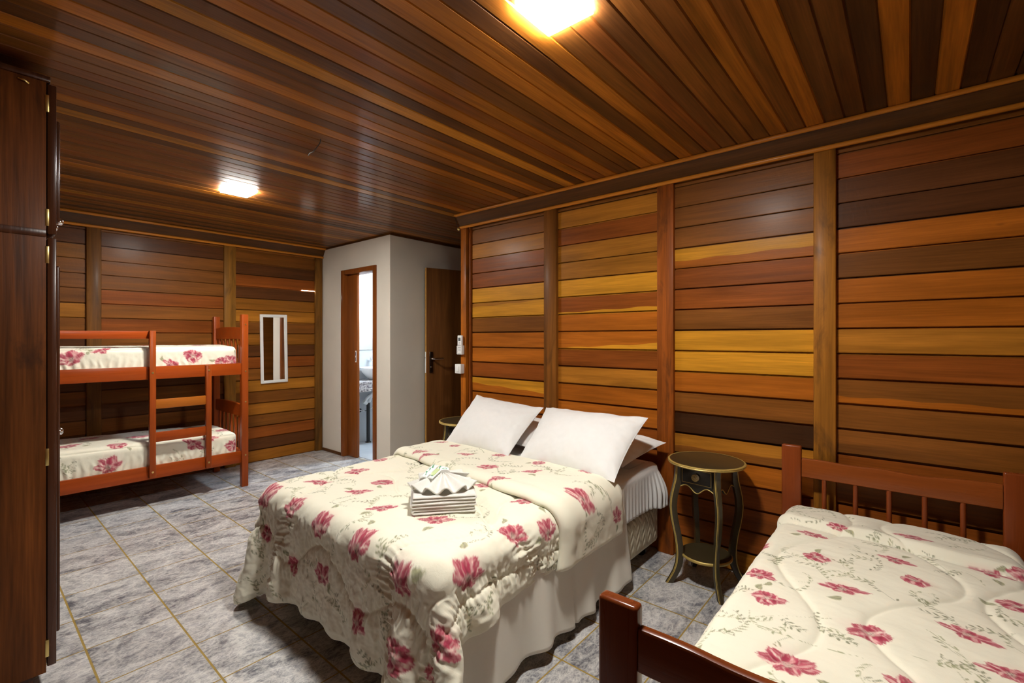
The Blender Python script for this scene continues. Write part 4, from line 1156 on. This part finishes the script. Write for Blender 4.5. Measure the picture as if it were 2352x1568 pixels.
mb = MB(); MM = TM_ @ Matrix.Translation((.004, .010, FZ + .066)) @ Matrix.Rotation(.25, 4, 'X')
N = 18; out = []
for i in range(N): a = 2 * PI * i / N; out.append((.026 * math.cos(a), .013 * math.sin(a)))
mb.prism(out, lambda a, b: tuple(MM @ Vector((a, -.012, b))), lambda a, b: tuple(MM @ Vector((a, .012, b))))
bd = mb.build('paper_band', M['paper'], ht, 40)
mb = MB()
for k in range(5):
    MK = MM @ Matrix.Translation((-.012 + .006 * k, -.0005, .0132 - .0025 * ((k - 2) / 2) ** 2 * .6))
    mb.box(-.0020, .0012, -.007 + .002 * (k % 2), .006 - .003 * ((k + 1) % 2), -.0008, .0008, M=MK)
mb.build('green_print', M['green'], bd, 30)

def sachet(x, y, ang, tilt, L, Wd, label, soap):
    t = thing('toiletry_sachet', label, 'sachet', tuple(tw(np.array((x, y, FZ)))), 'toiletry sachets on the towels')
    MS = TM_ @ Matrix.Translation((x, y, FZ + .066)) @ Matrix.Rotation(ang, 4, 'Z') @ Matrix.Rotation(tilt, 4, 'Y')
    n = 26; a = np.linspace(-1, 1, n); U, Vv = np.meshgrid(a, a, indexing='ij')
    pr = (np.clip(1 - np.abs(U) ** 4, 0, 1) * np.clip(1 - Vv ** 2, 0, 1)) ** .6 * .0075 * (1 + .3 * fbm(np.stack([U, Vv], -1), int(x * 1000) + 400, .8, 2))
    Pt = np.stack([U * L / 2, Vv * Wd / 2, pr], -1).reshape(-1, 3); Pb = np.stack([U * L / 2, Vv * Wd / 2, -pr], -1).reshape(-1, 3)
    V = np.concatenate([Pt, Pb]); MA = np.array(MS); V = V @ MA[:3, :3].T + MA[:3, 3]
    F = np.concatenate([grid_faces(n, n, 0, False), grid_faces(n, n, n * n, True)])
    b = np_mesh('packet', V, F, None, M['film'], t)
    mb = MB()
    r = random.Random(int(L * 1e5))
    for k in range(9):
        u = -.36 + .09 * k; v = -.16 + .11 * (k % 3)
        MK = MS @ Matrix.Translation((u * L, v * Wd, .0074 - .008 * abs(v) * .3))
        mb.box(-.003, .0025, -.0022 - .001 * r.random(), .003 * r.random() + .001, -.0006, .0012, M=MK)
    mb.build('green_print', M['green'], b, 30)
    if soap:
        mb = MB(); MK = MS @ Matrix.Translation((-.01, 0, .004)); mb.box(-.026, .026, -.011, .011, -.003, .0052, bev=.003, M=MK); mb.build('green_soap', M['film_g'], t, 30)
sachet(-.060, .020, .95, -.30, .105, .034, 'clear sachet with green print on the fanned towel, outer of the two', False)
sachet(-.030, -.005, .85, -.34, .098, .030, 'clear sachet holding a pale green soap, against the fanned towel folds', True)

# ------------------------------------------------------------------ round bedside stands
def nightstand():
    t = thing('bedside_stand', 'x', 'side table')
    Z = .684
    mb = MB(); mb.lathe([(0, Z - .016), (.192, Z - .016), (.192, Z), (0, Z)], seg=72); top = mb.build('round_top', M['night'], t, 30)
    mb = MB(); mb.lathe([(.192, Z - .0165), (.200, Z - .015), (.203, Z - .010), (.2005, Z - .006), (.203, Z - .003), (.199, Z + .0012), (.192, Z + .0008)], seg=72); mb.build('gilt_rim', M['gold'], top, 60)
    # square frieze with scalloped lower edge
    hw = .112
    def face(k):
        a = k * PI / 2
        ca, sa = math.cos(a), math.sin(a)
        return lambda x, y, z: (x * ca - y * sa, x * sa + y * ca, z)
    N = 40
    low = lambda s: .545 - .010 * math.cos(2 * PI * s * 2) * (1 if abs(s) < .5 else 1) - .016 * math.exp(-(s / .16) ** 2)
    for k in range(4):
        f = face(k)
        out = [(-hw + 2 * hw * i / N, low(-.5 + i / N)) for i in range(N + 1)] + [(hw, Z - .0165), (-hw, Z - .0165)]
        mb = MB(); mb.prism(out, lambda a, b: f(a, -hw, b), lambda a, b: f(a, -hw + .012, b))
        pts = [f(-hw + 2 * hw * i / N, -hw - .0005, low(-.5 + i / N) + .003) for i in range(N + 1)]
        mb.tube(pts, .0028, 6, mat=1)
        fr = mb.build('frieze', [M['night_d'], M['gold']], t, 40)
        if k == 0:
            mb = MB(); mb.box(-.088, .088, -hw - .006, -hw - .0003, .566, .656, bev=.0015)
            dr = mb.build('drawer', M['night_d'], t, 30)
            mb = MB()
            for (a0, a1, b0, b1) in ((-.082, .082, .572, .5745), (-.082, .082, .6475, .650), (-.082, -.0795, .572, .650), (.0795, .082, .572, .650)):
                mb.box(a0, a1, -hw - .0068, -hw - .0055, b0, b1)
            mb.build('gilt_outline', M['gold'], dr, 30)
            mb = MB(); c = (0, -hw - .006, .611)
            pf = [(0.0, .024), (.008, .023), (.016, .019), (.0205, .012), (.020, .006), (.012, .002), (.008, 0)]
            m2 = MB(); m2.lathe(pf, seg=24)
            mb.add([(v[0], c[1] - v[2], c[2] + v[1]) for v in m2.v], m2.f, mat=0)
            sp = []
            for i in range(70):
                a = i * .27; rr_ = .0035 + .016 * i / 70
                sp.append((rr_ * math.cos(a), c[1] - .0245 + .010 * (i / 70) ** 2, c[2] + rr_ * math.sin(a)))
            mb.tube(sp, .0021, 6, mat=1)
            mb.build('rose_knob', [M['ivory'], M['gold']], dr, 60)
    # cabriole legs
    prof = [(.668, .150), (.62, .151), (.575, .156), (.53, .167), (.48, .178), (.43, .182), (.38, .178), (.33, .169), (.27, .156), (.21, .147), (.16, .144), (.11, .149), (.07, .162), (.035, .181), (.0, .203)]
    zs = [p[0] for p in prof][::-1]; rs = [p[1] for p in prof][::-1]
    for k in range(4):
        a = PI / 4 + k * PI / 2
        ca, sa = math.cos(a), math.sin(a)
        mb = MB(); NZ = 48
        sec = [(.017, -.0155), (.017, .0155), (-.0125, .0155), (-.0165, .0125), (-.017, .009), (-.0205, .0085), (-.0205, -.0085), (-.017, -.009), (-.0165, -.0125), (-.0125, -.0155)]
        gm = {2: 1, 4: 1, 6: 1, 8: 1}
        vs = []
        for i in range(NZ + 1):
            z = .668 * i / NZ; r = float(np.interp(z, zs, rs)); z0 = z
            wd = .92 + .25 * max(0, (z - .45) / .2) - (.12 if z < .3 else 0)
            for (d, l) in sec:
                rad = r - d * (1.0 if z > .04 else 1.0)
                vs.append((rad * ca - l * wd * sa, rad * sa + l * wd * ca, z0))
        ns = len(sec); n0 = len(mb.v)
        mb.add(vs, [])
        for i in range(NZ):
            for j in range(ns):
                mb.f.append((n0 + i * ns + j, n0 + i * ns + (j + 1) % ns, n0 + (i + 1) * ns + (j + 1) % ns, n0 + (i + 1) * ns + j)); mb.t.append((1, 1, 1)); mb.s.append(0); mb.m.append(gm.get(j, 0))
        mb.f.append(tuple(n0 + j for j in range(ns))); mb.t.append((1, 1, 1)); mb.s.append(0); mb.m.append(0)
        mb.f.append(tuple(n0 + NZ * ns + j for j in range(ns))); mb.t.append((1, 1, 1)); mb.s.append(0); mb.m.append(0)
        mb.build('cabriole_leg', [M['night'], M['gold']], t, 40)
    mb = MB(); mb.lathe([(0, .150), (.130, .150), (.130, .166), (0, .166)], seg=60); sh_ = mb.build('lower_shelf', M['night'], t, 30)
    mb = MB(); mb.lathe([(.130, .1495), (.135, .152), (.136, .158), (.135, .164), (.130, .1665)], seg=60); mb.build('gilt_rim', M['gold'], sh_, 60)
    return t
def dup(root, loc, rz, label):
    r = root.copy(); COL.objects.link(r); r.location = loc; r.rotation_euler = (0, 0, rz); r['label'] = label
    for ch in list(root.children):
        c = ch.copy(); COL.objects.link(c); c.parent = r
        for g in ch.children:
            d = g.copy(); COL.objects.link(d); d.parent = c
            for g2 in g.children:
                e = g2.copy(); COL.objects.link(e); e.parent = d
    return r
ns = nightstand(); ns['group'] = 'round bedside stands'
dup(ns, (2.715, 2.825, 0), math.radians(-66), 'olive-black round bedside stand half hidden behind the far pillow, by the dark door')
ns.location = (2.705, .872, 0); ns.rotation_euler = (0, 0, math.radians(-97))
ns['label'] = 'olive-black round bedside stand with gilt lines between the double and single beds'

# ------------------------------------------------------------------ single bed in the right foreground
t = thing('single_bed', 'mahogany coloured single wooden bed in the right foreground', 'bed', (1.87, .08, 0))
SY0, SY1 = -.385, .522
wav = [(0, -.005), (.12, 0), (.21, -.005), (.29, -.012), (.38, -.003), (.48, 0), (.58, -.012), (.66, -.013), (.78, 0), (1.0, .006)]
def rail(x0, x1, z0, z1, arch):
    N = 60; ya, yb = SY0 + .092, SY1 - .092
    topz = lambda s: z1 + float(np.interp(s, [w_[0] for w_ in wav], [w_[1] for w_ in wav])) * arch
    ss = [i / N for i in range(N + 1)]
    sm = [sum(topz(min(1, max(0, s + .03 * k))) for k in range(-3, 4)) / 7 for s in ss]
    vs = []; r = .007
    for s, zt in zip(ss, sm):
        y = yb + (ya - yb) * s
        vs += [(x0, y, z0 + .003), (x0, y, zt - r), (x0 + r * .3, y, zt - r * .3), (x0 + r, y, zt), (x1 - r, y, zt), (x1 - r * .3, y, zt - r * .3), (x1, y, zt - r), (x1, y, z0 + .003), (x1 - .003, y, z0), (x0 + .003, y, z0)]
    n = 10; mb = MB()
    fs = [(i * n + j, i * n + (j + 1) % n, (i + 1) * n + (j + 1) % n, (i + 1) * n + j) for i in range(N) for j in range(n)]
    fs += [tuple(range(n)), tuple(N * n + j for j in range(n))]
    return mb.add(vs, fs)
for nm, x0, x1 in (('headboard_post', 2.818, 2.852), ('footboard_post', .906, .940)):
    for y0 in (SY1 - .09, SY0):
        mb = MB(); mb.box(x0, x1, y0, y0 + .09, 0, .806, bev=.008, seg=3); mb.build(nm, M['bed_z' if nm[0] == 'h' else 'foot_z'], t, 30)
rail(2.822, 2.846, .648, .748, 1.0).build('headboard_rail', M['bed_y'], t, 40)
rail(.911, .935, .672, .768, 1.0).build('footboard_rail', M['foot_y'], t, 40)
for x, zt, zb in ((2.834, .650, .30), (.923, .674, .30)):
    mb = MB(); mb.box(x - .011, x + .011, SY0 + .09, SY1 - .09, .21, .31, bev=.004); mb.build('lower_rail', M['bed_y'], t, 30)
    for k, y in enumerate((.334, .206, .078, -.048, -.174)):
        mb = MB(); mb.tube([(x, y, zb), (x, y, zt)], .0105, 14); mb.build('spindle', M['bed_z'], t, 60)
for y0 in (SY1 - .034, SY0 + .010):
    mb = MB(); mb.box(.940, 2.818, y0, y0 + .024, .20, .32, bev=.004); mb.build('side_rail', M['bed_y'], t, 30)
mb = MB(); mb.box(.945, 2.812, SY0 + .036, SY1 - .036, .262, .280); mb.build('slatted_base', M['bed_y'], t, 30)
rs_ = random.Random(12)
fs_ = [(2.404, .326, 0, .050, 2), (2.535, .245, 0, .040, 1), (2.585, -.004, 0, .056, 2), (2.164, .278, 0, .054, 0), (2.316, .043, 0, .052, 2), (1.897, .417, 0, .056, 1), (2.168, -.009, 0, .050, 0), (1.944, .175, 0, .062, 2), (1.728, .358, 0, .058, 0), (2.429, -.221, 0, .055, 2), (2.481, -.31, 0, .05, 0), (1.708, .09, 0, .062, 0), (1.879, -.124, 0, .060, 2), (1.424, .241, 0, .072, 1), (2.189, -.258, 0, .055, 0), (1.736, -.19, 0, .056, 2), (1.50, -.01, 0, .060, 1), (1.28, .452, 0, .05, 0), (2.20, .50, 0, .055, 1), (1.15, .08, 0, .06, 2), (1.30, -.22, 0, .06, 0)]
fs_ = [(f[0], f[1], -1.57 + .5 * (rs_.random() - .5), f[3], f[4]) for f in fs_]
def single_extra(uv, W, nrm):
    x, y = uv[:, 0], uv[:, 1]
    up = np.clip(nrm[:, 2], 0, 1)
    line = 2.463 + .09 * (y - .1) + .006 * np.sin(y * 17)
    k = x - line
    fold = np.where(k > 0, .028 * np.clip(k / .035, 0, 1) ** 1.2 * (2.2 - 1.2 * np.clip(k / .035, 0, 1)) / 1.0 * np.exp(-np.clip(k - .05, 0, 9) / .14), -.010 * np.exp(k / .012))
    d = np.full(x.shape, 9.)
    for dd in (y - (.30 + .10 * np.cos(2 * PI * (x - 1.1) / 1.0)), y - (-.02 + .12 * np.cos(2 * PI * (x - 1.75) / .9)), y - (-.26 + .08 * np.cos(2 * PI * (x - 1.3) / .8)), (x - (1.16 + .05 * np.sin(y * 6)))):
        d = np.minimum(d, np.abs(dd) * .8)
    puff = -.0065 * np.exp(-(d / .010) ** 1.5) - .004 * np.exp(-(d / .04) ** 1.5)
    wr = .0022 * fbm(uv * (1.3, .8), 95, 5, 3)
    return (fold + puff) * up + wr
soft_cloth('comforter', .968, 2.806, -.345, .482, .283, .512,   .06, .0033, fs_, 91, 'cream comforter with red poppies spread over the single bed', 'comforter', 46, amp=.003, extra=single_extra, vr=(-.4, .52), ur=(1.0, 2.85))

# ------------------------------------------------------------------ world, camera, look
w = bpy.data.worlds.new('World'); S.world = w; w.use_nodes = True
w.node_tree.nodes['Background'].inputs[0].default_value = (.02, .022, .03, 1)
w.node_tree.nodes['Background'].inputs[1].default_value = 1.0
cam = bpy.data.cameras.new('camera'); co = bpy.data.objects.new('camera', cam); COL.objects.link(co)
cam.sensor_width = 36.0; cam.lens = 1081 / 2352 * 36
cam.shift_y = -8 / 2352
cam.clip_start = .02
yaw = math.atan2(916, 1081)
co.location = (0, 0, 1.365); co.rotation_euler = (PI / 2, 0, -(PI / 2 - yaw))
S.camera = co
S.view_settings.view_transform = 'Standard'; S.view_settings.look = 'None'; S.view_settings.exposure = EXPOSURE; S.view_settings.gamma = 1.0
S.view_settings.use_curve_mapping = False
S.cycles.max_bounces = 10; S.cycles.diffuse_bounces = 6; S.cycles.glossy_bounces = 4
S.cycles.sample_clamp_indirect = 6.0
